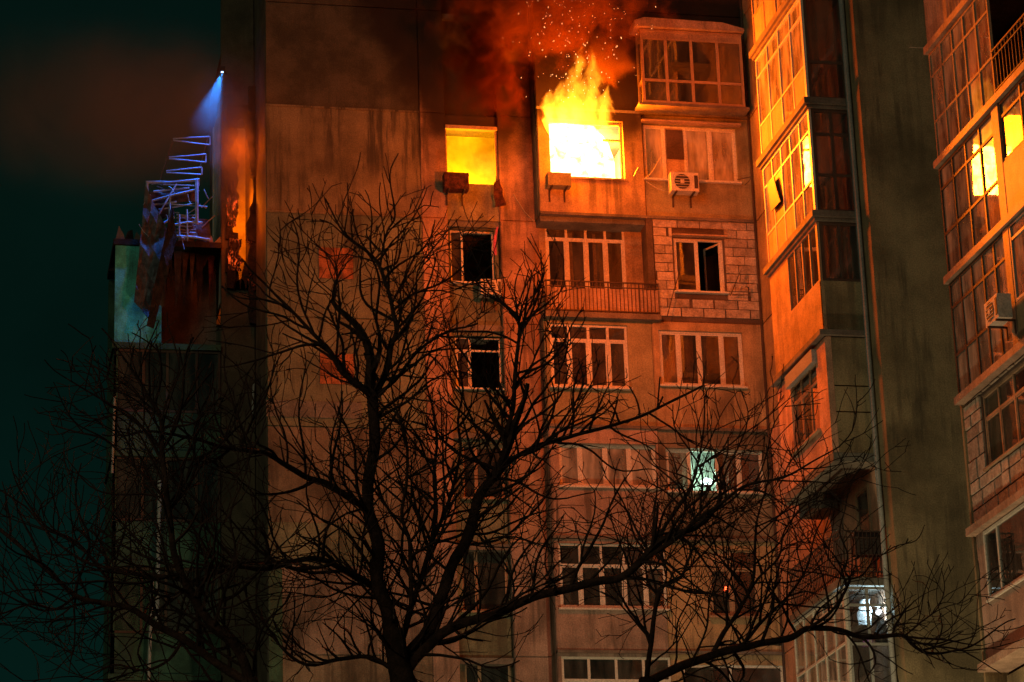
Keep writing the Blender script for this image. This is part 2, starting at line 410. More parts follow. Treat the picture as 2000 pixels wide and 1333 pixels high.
# --- S2 (loggias) and S3
w2 = rectY(1073, 1217, 237, 350, FY)
for k in range(len(tops) - 1):
    z0, z1 = tops[k + 1], tops[k]
    hol2, hol3 = [], []
    if k <= 1:
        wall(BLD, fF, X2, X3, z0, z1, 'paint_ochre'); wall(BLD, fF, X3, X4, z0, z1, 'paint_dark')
    elif k == 2:
        wall(BLD, fF, X2, X3, z0, z1, 'paint_ochre', [w2], w=.06)
        r = rectY(1258, 1440, 247, 354, FY); wall(BLD, fF, X3, X4, z0, z1, 'paint_olive', [r])
        window(BLD, fF, *r, [.23, .22, .27, .28], [1], kinds={(1, 0): 'board'}, t=.055, w=-.09, curt=[(.06, .22, 'curtain'), (.47, .98, 'curtain')], mat='frame_white', glass='glass_dirty_sheen')
        MB().box(fF, r[0] + .34 * .0 + (r[1] - r[0]) * .255, r[0] + (r[1] - r[0]) * .43, r[2] + .62, r[3] - .1, -.10, -.075).build('dark_upper_pane', 'frame_brown', BLD)
        MB().box(fF, r[0] - .05, r[1] + .1, r[3] + .02, r[3] + .07, -.02, .16).build('drip_ledge', 'frame_wood', BLD)
    elif k == 3:
        # open balcony with a railing, window wall set back
        fR = FRONT(FY + .62)
        r = rectY(1066, 1221, 436, 552, FY + .62); r = (r[0], r[1], z0 + .55, r[3])
        wall(BLD, fR, X2, X3 + .2, z0, z1, 'wing_paint', [r])
        window(BLD, fR, *r, [.28, .26, .26, .26], [.80, .20], t=.06, w=-.02, mat='frame_white', sill=False, curt=[(.3, .36, 'curtain'), (.62, .66, 'curtain')], glass='glass')
        MB().box(fF, X2, X3 + .22, z0 - .02, z0 + .12, -.62, .16).build('balcony_slab', 'slab_edge', BLD)
        rl = MB(); zt = z0 + .95
        rl.box(fF, X2 + .03, X3 + .2, zt - .03, zt, .09, .13); rl.box(fF, X2 + .03, X3 + .2, zt - .16, zt - .135, .095, .12); rl.box(fF, X2 + .03, X3 + .2, z0 + .16, z0 + .19, .095, .12)
        rail = rl.build('railing', 'rail_metal', BLD)
        n = 30
        for i in range(n):
            u = X2 + .06 + (X3 + .12 - X2) * i / (n - 1); q = .018 if i % 8 == 0 else .008
            MB().box(fF, u - q, u + q, z0 + .12, zt - .03, .098, .117).build('baluster', 'rail_metal', rail)
        MB().box(fF, X2 + .05, X3 + .18, z0 + .19, zt - .17, .06, .075).build('balcony_screen', 'sheet_metal', BLD)
        # wall of pale blocks
        r3 = rectY(1318, 1415, 466, 571, FY); B0 = X3 + .16
        wall(BLD, fF, B0, X4, z0, z1, 'mortar', [r3], w=-.035, joint=0, name='mortar_backing')
        MB().box(fF, X3 - .02, B0 - .02, z0 + .12, z1, -.5, .02).build('masonry_pier', 'mortar', BLD)
        window(BLD, fF, *r3, [.48, .52], [1], kinds={(1, 0): 'open'}, t=.055, w=-.09, mat='frame_white', label='block wall window with right sash open')
        MB().box(fF, r3[0] - .04, r3[1] + .1, r3[3] + .02, r3[3] + .06, -.03, .12).build('drip_ledge', 'frame_wood', BLD)
        rows = 11; hh = (z1 - z0 - .14) / rows
        for j in range(rows):
            v0 = z0 + .14 + j * hh; u = B0 - (.3 if j % 2 else 0) ; bl = .62
            while u < X4 - .02:
                a, b = max(u, B0), min(u + bl * random.uniform(.9, 1.05), X4 - .02); u = b
                segs = [(a, b)]
                if v0 + hh > r3[2] - .02 and v0 < r3[3] + .02:
                    segs = [s for s in ((a, min(b, r3[0] - .03)), (max(a, r3[1] + .03), b)) if s[1] - s[0] > .06]
                for (a_, b_) in segs:
                    g1, g2, g3 = (random.uniform(.006, .014) for _ in range(3)); 
                    if j < 3: g1 *= 2.2; g2 *= 1.6
                    if random.random() < .12: g1 += .05
                    MB().box(fF, a_ + g1, b_ - g2, v0 + g3, v0 + hh - g3, -.03, random.uniform(-.008, .006)).build('masonry_block', 'block', BLD)
    elif k == 4:
        r = rectY(1074, 1226, 636, 760, FY + .1); wall(BLD, fF, X2, X3, z0, z1, 'paint_olive', [r], w=-.03)
        window(BLD, fF, *r, [1, 1, 1, 1], [.76, .24], t=.06, w=-.08, mat='frame_white', curt=[(.26, .5, 'curtain_dark'), (.5, .74, 'curtain_dark')])
        r = rectY(1289, 1452, 648, 755, FY); wall(BLD, fF, X3, X4, z0, z1, 'paint_ochre', [r])
        window(BLD, fF, *r, [1, 1.05, 1.15, 1.05], [1], t=.055, w=-.06, mat='frame_white', curt=[(0, .44, 'curtain'), (.52, .60, 'curtain_dark')], glass='glass')
    elif k == 5:
        r = rectY(1092, 1282, 868, 952, FY); wall(BLD, fF, X2, X3, z0, z1, 'paint_pink', [r], w=.03)
        window(BLD, fF, *r, [.9, 1.05, 1, 1.1], [1], t=.055, w=-.06, mat='frame_white', curt=[(.0, .2, 'curtain'), (.9, 1, 'curtain')], glass='glass_dirty_sheen')
        r = rectY(1302, 1492, 878, 962, FY); wall(BLD, fF, X3, X4, z0, z1, 'paint_brown', [r])
        window(BLD, fF, *r, [1, 1.1, .95, 1], [1], t=.05, w=-.08, mat='frame_white', curt=[(0, .24, 'curtain'), (.62, .72, 'curtain')], kinds={(1, 0): 'none'}, label='window with a bright lamp on its sill')
    elif k == 6:
        r = rectY(1092, 1302, 1064, 1190, FY); wall(BLD, fF, X2, X3, z0, z1, 'paint_pink', [r], w=.03)
        window(BLD, fF, *r, [1, 1, 1.05, 1, 1], [.67, .33], t=.05, w=.0, mat='frame_white', glass='glass', curt=[(.0, .12, 'curtain'), (.42, .58, 'curtain_dark'), (.9, 1, 'curtain')])
        r = rectY(1385, 1482, 1075, 1205, FY); wall(BLD, fF, X3, X4, z0, z1, 'paint_ochre', [r])
        window(BLD, fF, *r, [.45, .55], [.72, .28], t=.055, w=-.04, mat='frame_wood', kinds={(0, 1): 'panel'})
    else:
        r = rectY(1098, 1312, 1284, 1400, FY); r = (r[0], r[1], z0 + .8, r[3]); wall(BLD, fF, X2, X3, z0, z1, 'paint_pink', [r], w=.03)
        window(BLD, fF, *r, [1, 1, 1, 1], [.7, .3], t=.06, w=.0, mat='frame_white')
        r = rectY(1335, 1540, 1300, 1400, FY); r = (r[0], min(r[1], X4 - .05), z0 + .8, r[3]); wall(BLD, fF, X3, X4, z0, z1, 'paint_ochre', [r])
        window(BLD, fF, *r, [1, 1.1], [.7, .3], t=.06, w=-.02, mat='frame_white')
wall(BLD, fF, X2, X3, 0, L[6], 'paint_pink'); wall(BLD, fF, X3, X4, 0, L[6], 'paint_ochre')
# the short return where the loggia section steps forward
for k in range(len(tops) - 1):
    if k != 3: MB().box(LEFT(X2), -FB, -FY - .25, tops[k + 1] + .02, tops[k], -.12, 0).build('wall_return', 'paint_brown', BLD)
# projecting joints / ledges between storeys of the right part
for z in (L[0], L[1], L[3], L[4], L[5]):
    MB().box(fF, X2 + .0, X4 - .01, z - .035, z + .035, -.1, .075).build('storey_ledge', 'slab_edge', BLD)
MB().box(fB, X0, X1, L[0] - .03, L[0] + .02, -.1, .03).build('storey_ledge', 'paint_beige', BLD)
MB().box(fB, X0, X1, L[1] - .03, L[1] + .02, -.1, .03).build('storey_ledge', 'paint_beige', BLD)
# body behind: storeys, rooms
for z in [tops[1]] + L:
    MB().box(FRONT(FB), X0 + .02, X4 - .02, z - .16, z - .01, -5.19, -.12).build('floor_slab', 'concrete', BLD)
    MB().box(FRONT(FY), X2 + .02, X4 - .02, z - .16, z - .01, -.70, -.10).build('floor_slab', 'concrete', BLD)
MB().box(FRONT(FB), X0 + .3, X4, 0, ZT, -5.5, -5.2).build('inner_wall', 'plaster', BLD)
for x in (X1, X2, X3):
    MB().box(FRONT(FB), x - .08, x + .08, 0, ZT - 1.3, -5.19, -.27).build('partition', 'plaster', BLD)
MB().box(LEFT(X0), -78, -FB - .25, 0, ZT, -.25, 0).build('side_wall', 'paint_dark', BLD)
MB().box(FRONT(FB), X0, X4, ZT - .3, ZT - .02, -14, -.3).build('roof', 'concrete', BLD)
MB().box(FRONT(78), X0, X4 + 4, 0, ZT, -.3, 0).build('rear_wall', 'paint_dark', BLD)

# --- projecting glazed balcony above the olive parapet (storey L0)
fP = FRONT(FY - .5)
r = rectY(1254, 1452, 62, 230, FY - .5); r = (r[0], min(r[1], X4 - .12), L[0] + .1, onY(1350, 62, FY - .5).z)
bal = window(BLD, fP, *r, [1, 1.02, 1.05, 1.0], [.31, .57, .12], t=.065, w=0., mat='frame_wood', sash=False, sill=False, name='glazed_balcony',
             kinds={(i, 2): 'panel' for i in range(4)}, label='projecting balcony glazed in four tall columns')
MB().box(fP, r[0] - .12, r[1] + .1, L[0] + .02, L[0] + .09, -.48, .03).build('balcony_slab', 'slab_edge', bal)
rf = MB(); rf.prism(lambda u, v, w: fP(u, v, w), [(r[0] - .16, r[3] + .02), (r[1] + .06, r[3] + .02), (r[1] + .06, r[3] + .10), (r[1] - .5, r[3] + .24), (r[0] + .1, r[3] + .27), (r[0] - .16, r[3] + .17)], -.48, .12); rf.build('balcony_roof', 'sheet_metal', bal)
for i in range(1, 4):
    u = r[0] + (r[1] - r[0]) * i / 4; MB().box(fP, u - .015, u + .015, r[3] + .04, r[3] + .22, .122, .135).build('roof_seam', 'frame_wood', bal)
window(BLD, LEFT(r[0]), -(FY - .02), -(FY - .5) - .01, r[2], r[3], [1], [.31, .57, .12], t=.075, w=.0, mat='frame_wood', sash=False, sill=False, kinds={(0, 2): 'panel'}, name='balcony_side')

# ================================================================== wing with its stepped bays
WNG = thing('apartment_wing', (WX + 2, 57, 0), 'wing stepping forward on the right with stacked glazed bays lit orange', 'building')
fW, fX, fY1 = LEFT(WX), LEFT(BX), FRONT(BY1)
uA, uB = -BY0, -BY1
FW_Y = 54.6
# rear part of the wing's side wall and its strip before the step, storey by storey
for k in range(len(tops) - 1):
    z0, z1 = tops[k + 1], tops[k]
    wall(WNG, fW, -FY - .2, -BY0 + 3.69, z0, z1, 'wing_paint' if k < 5 else 'wing_pink_lit')
    wall(WNG, fW, -BY0 + 3.69, -FW_Y - .002, z0, z1, 'wing_grey', joint=0)
    wall(WNG, FRONT(FW_Y), WX + .006, WX + 3.4, z0, z1, 'wing_grey', joint=0)
wall(WNG, fW, -FY - .2, -FW_Y - .002, 0, L[6], 'paint_pink'); wall(WNG, FRONT(FW_Y), WX + .006, WX + 3.4, 0, L[6], 'wing_grey')
MB().box(FRONT(FW_Y), WX + .02, WX + 8, ZT - 1.4, ZT, -12, -.02).build('roof', 'concrete', WNG)
# vertical pipe in the step
MB().tube([(WX - .09, FW_Y + .5, 0), (WX - .09, FW_Y + .5, ZT - 1.5)], .06, 8).build('drain_pipe', 'frame_grey', WNG, smooth=True)

def bay_slab(z, over=.12, mat='slab_edge', far=BY0 + .1):
    MB().box(fX, -far, -BY1 + over, z - .13, z + .02, -(WX - BX), over).build('bay_slab', mat, WNG)
    MB().box(fX, -far + .05, -BY1 + over * .5, z - .21, z - .135, -(WX - BX), over * .5).build('slab_trim', 'slab_edge', WNG)
def bay(z0, z1, cols, rows, fcols, frows, kinds={}, fk={}, mat='frame_white', fmat='frame_brown', glass='glass_dirty_sheen', far=BY0, par=0., curt=None, fcurt=None):
    b = window(WNG, fX, -far, -BY1 - .07, z0 + .03 + par, z1 - .22, cols, rows, t=.05, w=0., mat=mat, sash=False, sill=False, glass=glass, kinds=kinds, name='glazed_bay', curt=curt)
    MB().box(fX, -BY1 - .066, -BY1 - .002, z0 + .03, z1 - .22, -.06, .0).build('corner_post', mat, b)
    f_ = window(WNG, fY1, BX + .075, WX - .02, z0 + .03 + par, z1 - .22, fcols, frows, t=.06, w=0., mat=fmat, sash=False, sill=False, glass='glass', kinds=fk, name='bay_front', curt=fcurt)
    if par:
        MB().box(fX, -far, -BY1, z0 + .03, z0 + .028 + par, -.08, 0).build('bay_parapet', 'wing_paint', b)
        MB().box(fY1, BX + .085, WX - .02, z0 + .03, z0 + .028 + par, -.08, -.004).build('bay_parapet', 'wing_grey', f_)
    return b
bay(32.35, 34.8, [1, 1, 1, 1], [.35, .5, .15], [1], [.5, .5])
bay(L[0], 32.35, [1, 1, 1, 1], [.35, .5, .15], [1, 1], [.4, .6], kinds={(0, 0): 'board', (1, 0): 'board'}, mat='frame_wood')
bay(L[1], L[0], [1, 1, 1, 1], [.33, .48, .19], [1], [.36, .64], kinds={(0, 0): 'board', (1, 0): 'board', (3, 0): 'board'}, curt=[(.0, .25, 'curtain')], fcurt=[(.1, .4, 'curtain_dark')])
bay(L[2], L[1], [1, 1, 1, 1, 1], [.32, .48, .20], [1, 1], [.36, .40, .24], kinds={(1, 1): 'dark_hole', (0, 0): 'board', (1, 0): 'board', (2, 0): 'board'}, fcurt=[(.0, .45, 'curtain_dark')], far=BY0)
bay(L[3], L[2], [1, 1, 1, 1], [1], [1, 1], [1], far=57.6, par=1.15, mat='frame_wood', curt=[(.0, .3, 'curtain_dark'), (.5, 1, 'curtain_dark')], fcurt=[(0, .3, 'curtain'), (.5, .72, 'curtain')], glass='glass')
for z in (32.35, L[0], L[1], L[2]): bay_slab(z)
MB().box(fX, -BY0, -57.6, L[3] + .03, L[2] - .22, -.08, 0).build('bay_end_panel', 'wing_paint', WNG)
P_ = [onX(*q, BX - .06) for q in ((1499, 360), (1512, 346), (1518, 372), (1525, 394), (1507, 414))]
MB().prism(fX, [(-q.y, q.z) for q in P_], .05, .075).build('broken_sash', 'frame_brown', WNG)
P_ = [onX(*q, BX - .02) for q in ((1478, 20), (1478, 760))]
MB().tube([(WX - .05, FY - .07, 0), (WX - .05, FY - .07, ZT - 1.4)], .032, 6).build('corner_pipe', 'rail_metal', WNG)
# storey L4: closed box with a window
z0, z1 = L[4], L[3]
MB().box(fX, -BY0 - .08, -BY1 + .1, z1 - .12, z1 + .0, -(WX - BX), .14).build('bay_slab', 'slab_edge', WNG)
hx = (-58.0, -56.05, z0 + .75, z1 - .42)
wall(WNG, fX, -BY0, -BY1, z0, z1 - .13, 'wing_pink_lit', [hx], thick=.14)
window(WNG, fX, *hx, [.9, 1, 1], [.72, .28], t=.055, w=-.05, mat='frame_wood', glass='glass', kinds={(2, 0): 'open'}, label='window under a grey roll box')
MB().box(fX, hx[0] + .0, hx[1] + .1, hx[3] - .1, hx[3] + .2, .002, .12).build('shutter_box', 'frame_grey', WNG)
for (a, b) in ((z0 + 1.55, z1 - .13), (z0 + .95, z0 + 1.53), (z0 - .0, z0 + .93)):
    MB().box(fY1, BX + .145, WX - .01, a, b - .015, -.12, -.003).build('bay_front_panel', 'wing_grey', WNG)
MB().box(fX, -BY0, -BY1, z0 - .2, z0 - .004, -(WX - BX), -.0).build('bay_floor', 'concrete', WNG)
MB().box(fX, -BY0 + .1, -BY0 + 1.1, z0 - .55, z0 - .21, -.9, -.3).build('box_bracket', 'slab_edge', WNG)
# storey L5: open balcony, door, railing
z0, z1 = L[5], L[4]
MB().box(fX, -BY0, -BY1 + .05, z0 - .16, z0, -(WX - BX), .06).build('balcony_slab', 'concrete', WNG)
rl = MB(); zt = z0 + 1.05
for (a, b) in ((zt - .03, zt), (zt - .17, zt - .145), (z0 + .12, z0 + .15)):
    rl.box(fX, -BY0, -BY1, a, b, -.02, .015); rl.box(fY1, BX + .02, WX, a, b, -.03, .0)
rail = rl.build('railing', 'rail_metal', WNG)
for i in range(34):
    u = -BY0 + .03 + (BY0 - BY1 - .06) * i / 33; MB().box(fX, u - .009, u + .009, z0 + .02, zt - .03, -.012, .006).build('baluster', 'rail_metal', rail)
for i in range(11):
    u = BX + .08 + (WX - BX - .1) * i / 10; MB().box(fY1, u - .009, u + .009, z0 + .02, zt - .03, -.02, -.004).build('baluster', 'rail_metal', rail)
window(WNG, fW, -56.9, -56.0, z0 + .05, z1 - .5, [1], [.45, .55], t=.06, w=.04, mat='frame_wood', glass='glass', sill=False, name='balcony_door')
MB().box(fW, -58.7, -57.9, z0 + .9, z1 - .4, .003, .03).build('pale_patch', 'paint_pink', WNG)
# storey L6: glazed balcony with a lit room behind its near end
z0, z1 = L[6], L[5] - .2
b6 = window(WNG, fX, -BY0, -BY1 - .07, z0 + .1, z1, [1, 1, 1, 1, 1], [.52, .36, .12], t=.05, w=0., mat='frame_white', sash=False, sill=False, glass='glass_dirty_sheen', name='glazed_bay')
f6 = window(WNG, fY1, BX + .06, WX - .01, z0 + .1, z1, [1, 1], [.50, .34, .16], t=.055, w=0., mat='frame_grey', sash=False, sill=False, glass='glass', name='bay_front')
MB().box(fX, -BY1 - .066, -BY1 - .002, z0 + .1, z1, -.06, 0).build('corner_post', 'frame_white', b6)
MB().box(fX, -BY0, -BY1, z0 - .15, z0 + .09, -(WX - BX), .05).build('balcony_slab', 'concrete', WNG)

# ---- second bay
fC = LEFT(CX); CY0, CY1 = 52.5, 44.5
MB().box(fC, -CY0 + .3, -CY1, 0, ZT - 2, -1.7, -1.4).build('side_wall', 'wing_paint', WNG)
def cslab(z, over=.1, mat='sheet_metal'):
    MB().box(fC, -CY0 - .03, -CY1, z - .14, z + .02, -1.39, over).build('bay_slab', mat, WNG)
def cz(x, y): return onX(x, y, CX).z
def cu(x, y): return -onX(x, y, CX).y
ZC = [26.75, 24.05, 21.4, 18.7, 15.85, 13.0]
UM = cu(1955, 400)
for z in ZC: cslab(z)
cslab(29.5)
MB().box(FRONT(CY0), CX + .05, CX + 2.2, 0, ZT - 2, -.1, -.001).build('end_wall', 'wing_grey', WNG)
MB().box(FRONT(CY1), CX - .02, CX + 8, 0, ZT - 2, .003, .15).build('end_wall', 'wing_paint', WNG)
MB().box(FRONT(CY1), CX - .02, CX + 8, ZT - 1.99, ZT - 1.8, -12, .15).build('roof', 'concrete', WNG)
# corrugated sheet above
mb = MB(); n = 90
mb.grid(lambda a, b: fC(-CY0 + (CY0 - CY1) * a, ZC[0] + .03 + 1.25 * b, .03 * (1 if (int(a * n) % 2) else 0)), n, 1)
mb.build('corrugated_sheet', 'sheet_metal', WNG)
window(WNG, fC, -CY0, -CY1, ZC[0] + 1.3, 29.3, [1] * 8, [1], t=.06, w=0, mat='frame_wood', sash=False, sill=False, glass='glass_film_sheen', name='glazed_bay')
# storey below the sheet: five columns, then an open balcony with a railing
U1 = cu(1938, 120)
window(WNG, fC, -CY0, U1, ZC[1] + .04, ZC[0] - .15, [1, 1, 1, 1, 1.1], [.36, .42, .22], t=.055, w=0, mat='frame_wood', sash=False, sill=False, glass='glass_film_sheen', name='glazed_bay', curt=[(.1, .3, 'curtain_dark'), (.5, .62, 'curtain_dark')])
rl = MB()
for (a, b) in ((ZC[1] + 1.0, ZC[1] + 1.04), (ZC[1] + .84, ZC[1] + .87), (ZC[1] + .12, ZC[1] + .15)): rl.box(fC, U1 + .03, -CY1, a, b, 0, .03)
rail = rl.build('railing', 'rail_metal', WNG)
for i in range(26):
    u = U1 + .05 + (-CY1 - U1 - .1) * i / 25; MB().box(fC, u - .009, u + .009, ZC[1] + .03, ZC[1] + 1.0, .005, .02).build('baluster', 'rail_metal', rail)
window(WNG, LEFT(CX + 1.39), U1 + .3, U1 + 1.9, ZC[1] + .3, ZC[0] - .4, [1, 1], [1], t=.07, w=.03, mat='frame_wood', glass='glass', sill=False)
# storey with the reflected fire
window(WNG, fC, -CY0, UM - .02, ZC[2] + .04, ZC[1] - .15, [1, 1, 1.05, 1.05], [.38, .42, .20], t=.06, w=0, mat='frame_brown', sash=False, sill=False, glass='glass_film_sheen', name='glazed_bay', curt=[(0, .2, 'curtain_dark')])
MB().box(fC, UM + .0, UM + .35, ZC[2] + .04, ZC[1] - .15, -.2, .03).build('bay_pier', 'sheet_metal', WNG)
window(WNG, fC, UM + .35, -CY1, ZC[2] + 1.2, ZC[1] - .15, [1, 1, 1, 1], [.75, .25], t=.06, w=0, mat='frame_brown', sash=False, sill=False, glass='glass_film_sheen', name='glazed_bay')
MB().box(fC, UM + .352, -CY1, ZC[2] + .04, ZC[2] + 1.19, -.1, .02).build('bay_parapet', 'sheet_metal', WNG)
# storey below
window(WNG, fC, -CY0, UM + .0, ZC[3] + .04, ZC[2] - .15, [1, 1, 1, 1, 1], [.36, .42, .22], t=.06, w=0, mat='frame_brown', sash=False, sill=False, glass='glass_film_sheen', name='glazed_bay', curt=[(.3, .95, 'curtain')])
MB().box(fC, UM + .002, UM + .3, ZC[3] + .04, ZC[2] - .15, -.2, .03).build('bay_pier', 'sheet_metal', WNG)
window(WNG, fC, UM + .32, -CY1, ZC[3] + .9, ZC[2] - .15, [1, 1, 1, 1], [.8, .2], t=.06, w=.02, mat='frame_grey', sash=False, sill=False, glass='glass_film_sheen', name='glazed_bay')
MB().box(fC, UM + .302, -CY1, ZC[3] + .04, ZC[3] + .89, -.1, .02).build('bay_parapet', 'wing_paint', WNG)
# stone-clad storey
z0, z1 = ZC[4], ZC[3] - .15
h = (cu(1908, 800), cu(1998, 760), z0 + 1.05, z1 - .1)
fC2 = LEFT(CX + .12)
wall(WNG, fC2, -CY0, -CY1, z0 + .03, z1, 'mortar', [h], name='mortar_backing', joint=0)
window(WNG, fC2, *h, [1, 1, 1], [.68, .32], t=.055, w=-.03, mat='frame_wood', glass='glass', sill=True, curt=[(.0, .3, 'curtain'), (.6, 1, 'curtain_dark')])
v = z0 + .04; j = 0
while v < z1 - .05:
    hh = random.choice((.26, .34, .44)); hh = min(hh, z1 - v); u = -CY0
    while u < -CY1:
        b = min(u + random.uniform(.35, .8), -CY1); segs = [(u, b)]
        if v + hh > h[2] - .02 and v < h[3] + .02: segs = [s for s in ((u, min(b, h[0] - .03)), (max(u, h[1] + .03), b)) if s[1] - s[0] > .06]
        for (a_, b_) in segs:
            MB().box(fC2, a_ + .026, b_ - .02, v + .02, v + hh - .02, .001, random.uniform(.02, .05)).build('facing_stone', 'block', WNG)
        u = b
    v += hh
# lower storey
z0, z1 = ZC[5], ZC[4] - .15
h = (cu(1918, 1100), -CY1 - .2, z0 + 1.25, z1 - .02)
window(WNG, fC2, *h, [.5, 1.3, .7, 1.2, 1.2], [1], t=.07, w=.05, mat='frame_white', glass='glass', sash=False, sill=True, curt=[(.0, .08, 'curtain_dark')])
MB().box(fC2, -CY0 + .05, -CY1, z0 + .03, z0 + 1.2, -.1, .04).build('bay_parapet', 'paint_pink', WNG)
MB().box(fC2, -CY0 + .05, h[0] - .01, z0 + 1.21, z1, -.1, .03).build('bay_pier', 'paint_pink', WNG)
wall(WNG, LEFT(CX + .5), -CY0, -CY1, 0, z0 - .2, 'wing_grey')

# ================================================================== left side: burnt opening and wrecked balconies
SB = thing('side_balcony_stack', (5.5, 66.5, 0), 'dark side stack of balconies whose upper storey is burnt and wrecked', 'balcony stack')
YL = 66.0; fL = FRONT(YL)
XA, XB, XC = 3.88, 6.55, X0 - .01
# strip of wall beside the corner with the burning opening
ho = (onY(452, 400, YL).x, XC - .02, onY(480, 560, YL).z, onY(480, 215, YL).z)
wall(SB, fL, XB, XC, 0, ZT, 'paint_dark', [ho], thick=.2, name='corner_wall')
MB().box(fL, XB, XC, ho[2] - .3, ho[3] + .4, -2.4, -2.2).build('burning_room_wall', 'plaster', SB)
MB().box(LEFT(XB + .02), -YL - 2.2, -YL - .2, ho[2] - .3, ho[3] + .4, -.05, 0).build('burning_room_wall', 'plaster', SB)
# charred ragged edge hanging along the corner
random.seed(3)
for q in range(14):
    x = XC - .0 + random.uniform(-.08, .06); z = ho[2] + (ho[3] - ho[2]) * (q + .5) / 11 - .9
    poly = [(x - random.uniform(.05, .14), z - .35), (x + .16, z - .4), (x + .2, z + .4), (x - random.uniform(.0, .10), z + .38), (x - random.uniform(.08, .2), z + .1)]
    MB().prism(fL, poly, .0, .10 + random.uniform(0, .1)).build('charred_slab', 'charred', SB)
for q in range(11):
    x = ho[0] + random.uniform(-.04, .03); z = ho[2] + (ho[3] - ho[2]) * (q + .5) / 11
    poly = [(x - .12, z - .32), (x + random.uniform(.02, .16), z - .34), (x + random.uniform(.05, .26), z - .05), (x + random.uniform(.0, .14), z + .3), (x - .10, z + .33)]
    MB().prism(fL, poly, .002, .05 + random.uniform(0, .08)).build('charred_slab', 'charred', SB)
for (zz, sg) in ((ho[2], 1), (ho[3], -1)):
    for q in range(4):
        x = ho[0] + (ho[1] - ho[0]) * (q + .5) / 4; h_ = random.uniform(.15, .7) * sg
        MB().prism(fL, [(x - .14, zz - .1 * sg), (x + .14, zz - .1 * sg), (x + .09, zz + h_ * .7), (x + random.uniform(-.05, .05), zz + h_), (x - .1, zz + h_ * .5)][::sg], .002, .06).build('charred_slab', 'charred', SB)
for (x, y, w_, h_) in ((452, 400, 34, 190), (458, 500, 44, 130), (492, 540, 14, 130), (487, 470, 12, 60), (497, 300, 9, 120)):
    c = onY(x, y, YL - .05); a = w_ / 150; b = h_ / 150; mb = MB()
    mb.grid(lambda s, t2: (c.x + (s - .5) * a * (1.15 - .35 * abs(t2 - .4)) + .13 * mnoise.noise(Vector((s * 1.2, t2 * 4, x))), YL - .13 + .09 * mnoise.noise(Vector((s * 6, t2 * 9, y))), c.z + (t2 - .5) * b + .16 * mnoise.noise(Vector((s * 4, t2, y)))), 8, 14)
    mb.build('glowing_embers', 'embers', SB)
# storeys of the stack
for k, z in enumerate(L[1:]):
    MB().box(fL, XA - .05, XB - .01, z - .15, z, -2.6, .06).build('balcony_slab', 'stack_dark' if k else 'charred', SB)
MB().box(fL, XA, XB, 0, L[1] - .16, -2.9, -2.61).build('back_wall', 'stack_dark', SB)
for k in range(1, 6):
    z0, z1 = L[k + 1], L[k] - .16
    if k == 1:
        MB().prism(fL, [(XA, z0 + .02), (5.05, z0 + .02), (5.05, z0 + 1.0), (4.72, z0 + 1.25), (4.62, z0 + 1.9), (4.62, z1), (XA, z1)], -.1, 0).build('lit_panel', 'teal_lit_paint', SB)
        continue
    par = z0 + 1.0
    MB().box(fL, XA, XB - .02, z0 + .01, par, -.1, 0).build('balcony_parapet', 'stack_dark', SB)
    window(SB, fL, XA, XB - .02, par + .01, z1, [1, .8, 1, .8], [1], t=.06, w=0, mat='frame_brown', glass='glass', sash=False, sill=False, curt=[(.45, .9, 'curtain')] if k in (4, 5) else None, name='glazed_bay')
lamp('room_light', (5.6, YL + 1.2, L[5] + 1.75), 9, (.75, 1, .30), .1)
MB().box(fL, XA, XB, 0, L[6] - .16, -.3, -.1).build('base_wall', 'stack_dark', SB)
for xx in (XA + .03,):
    MB().box(LEFT(XA), -YL - 2.6, -YL - .0, 0, L[2], -.1, -.001).build('stack_side', 'stack_dark', SB)
for (a, b, r) in (((224, 775), (219, 925), .03), ((312, 940), (306, 1215), .05), ((496, 750), (493, 812), .03), ((298, 1130), (290, 1330), .04)):
    P_ = [onY(*q, YL - .12) for q in (a, b)]; MB().tube(P_, r, 6).build('downpipe', 'frame_grey', SB)
MB().box(fL, 5.06, XB - .03, L[2] + .01, L[1] - .17, -1.05, -.95).build('back_wall', 'concrete', SB)
for q in range(9):
    x = 5.1 + q * .16 + random.uniform(-.05, .05); h_ = random.uniform(.3, 1.6)
    MB().prism(fL, [(x, L[1] - .16), (x + random.uniform(.06, .22), L[1] - .16), (x + random.uniform(.05, .16), L[1] - .16 - h_ * .6), (x + .05, L[1] - .16 - h_)][::-1], -.15 - .05 * q, -.12 - .05 * q).build('hanging_strip', random.choice(('charred', 'burnt_metal', 'rag')), SB)
for q in range(12):
    x = XA + (XB - XA) * q / 12; 
    MB().prism(fL, [(x, L[1] + .0), (x + .24, L[1] + .0), (x + .2, L[1] + random.uniform(.03, .3)), (x + .08, L[1] + random.uniform(.05, .4))], -.6 + random.uniform(-.4, .5), -.3 + random.uniform(.25, .4)).build('rubble_piece', random.choice(('charred', 'concrete')), SB)
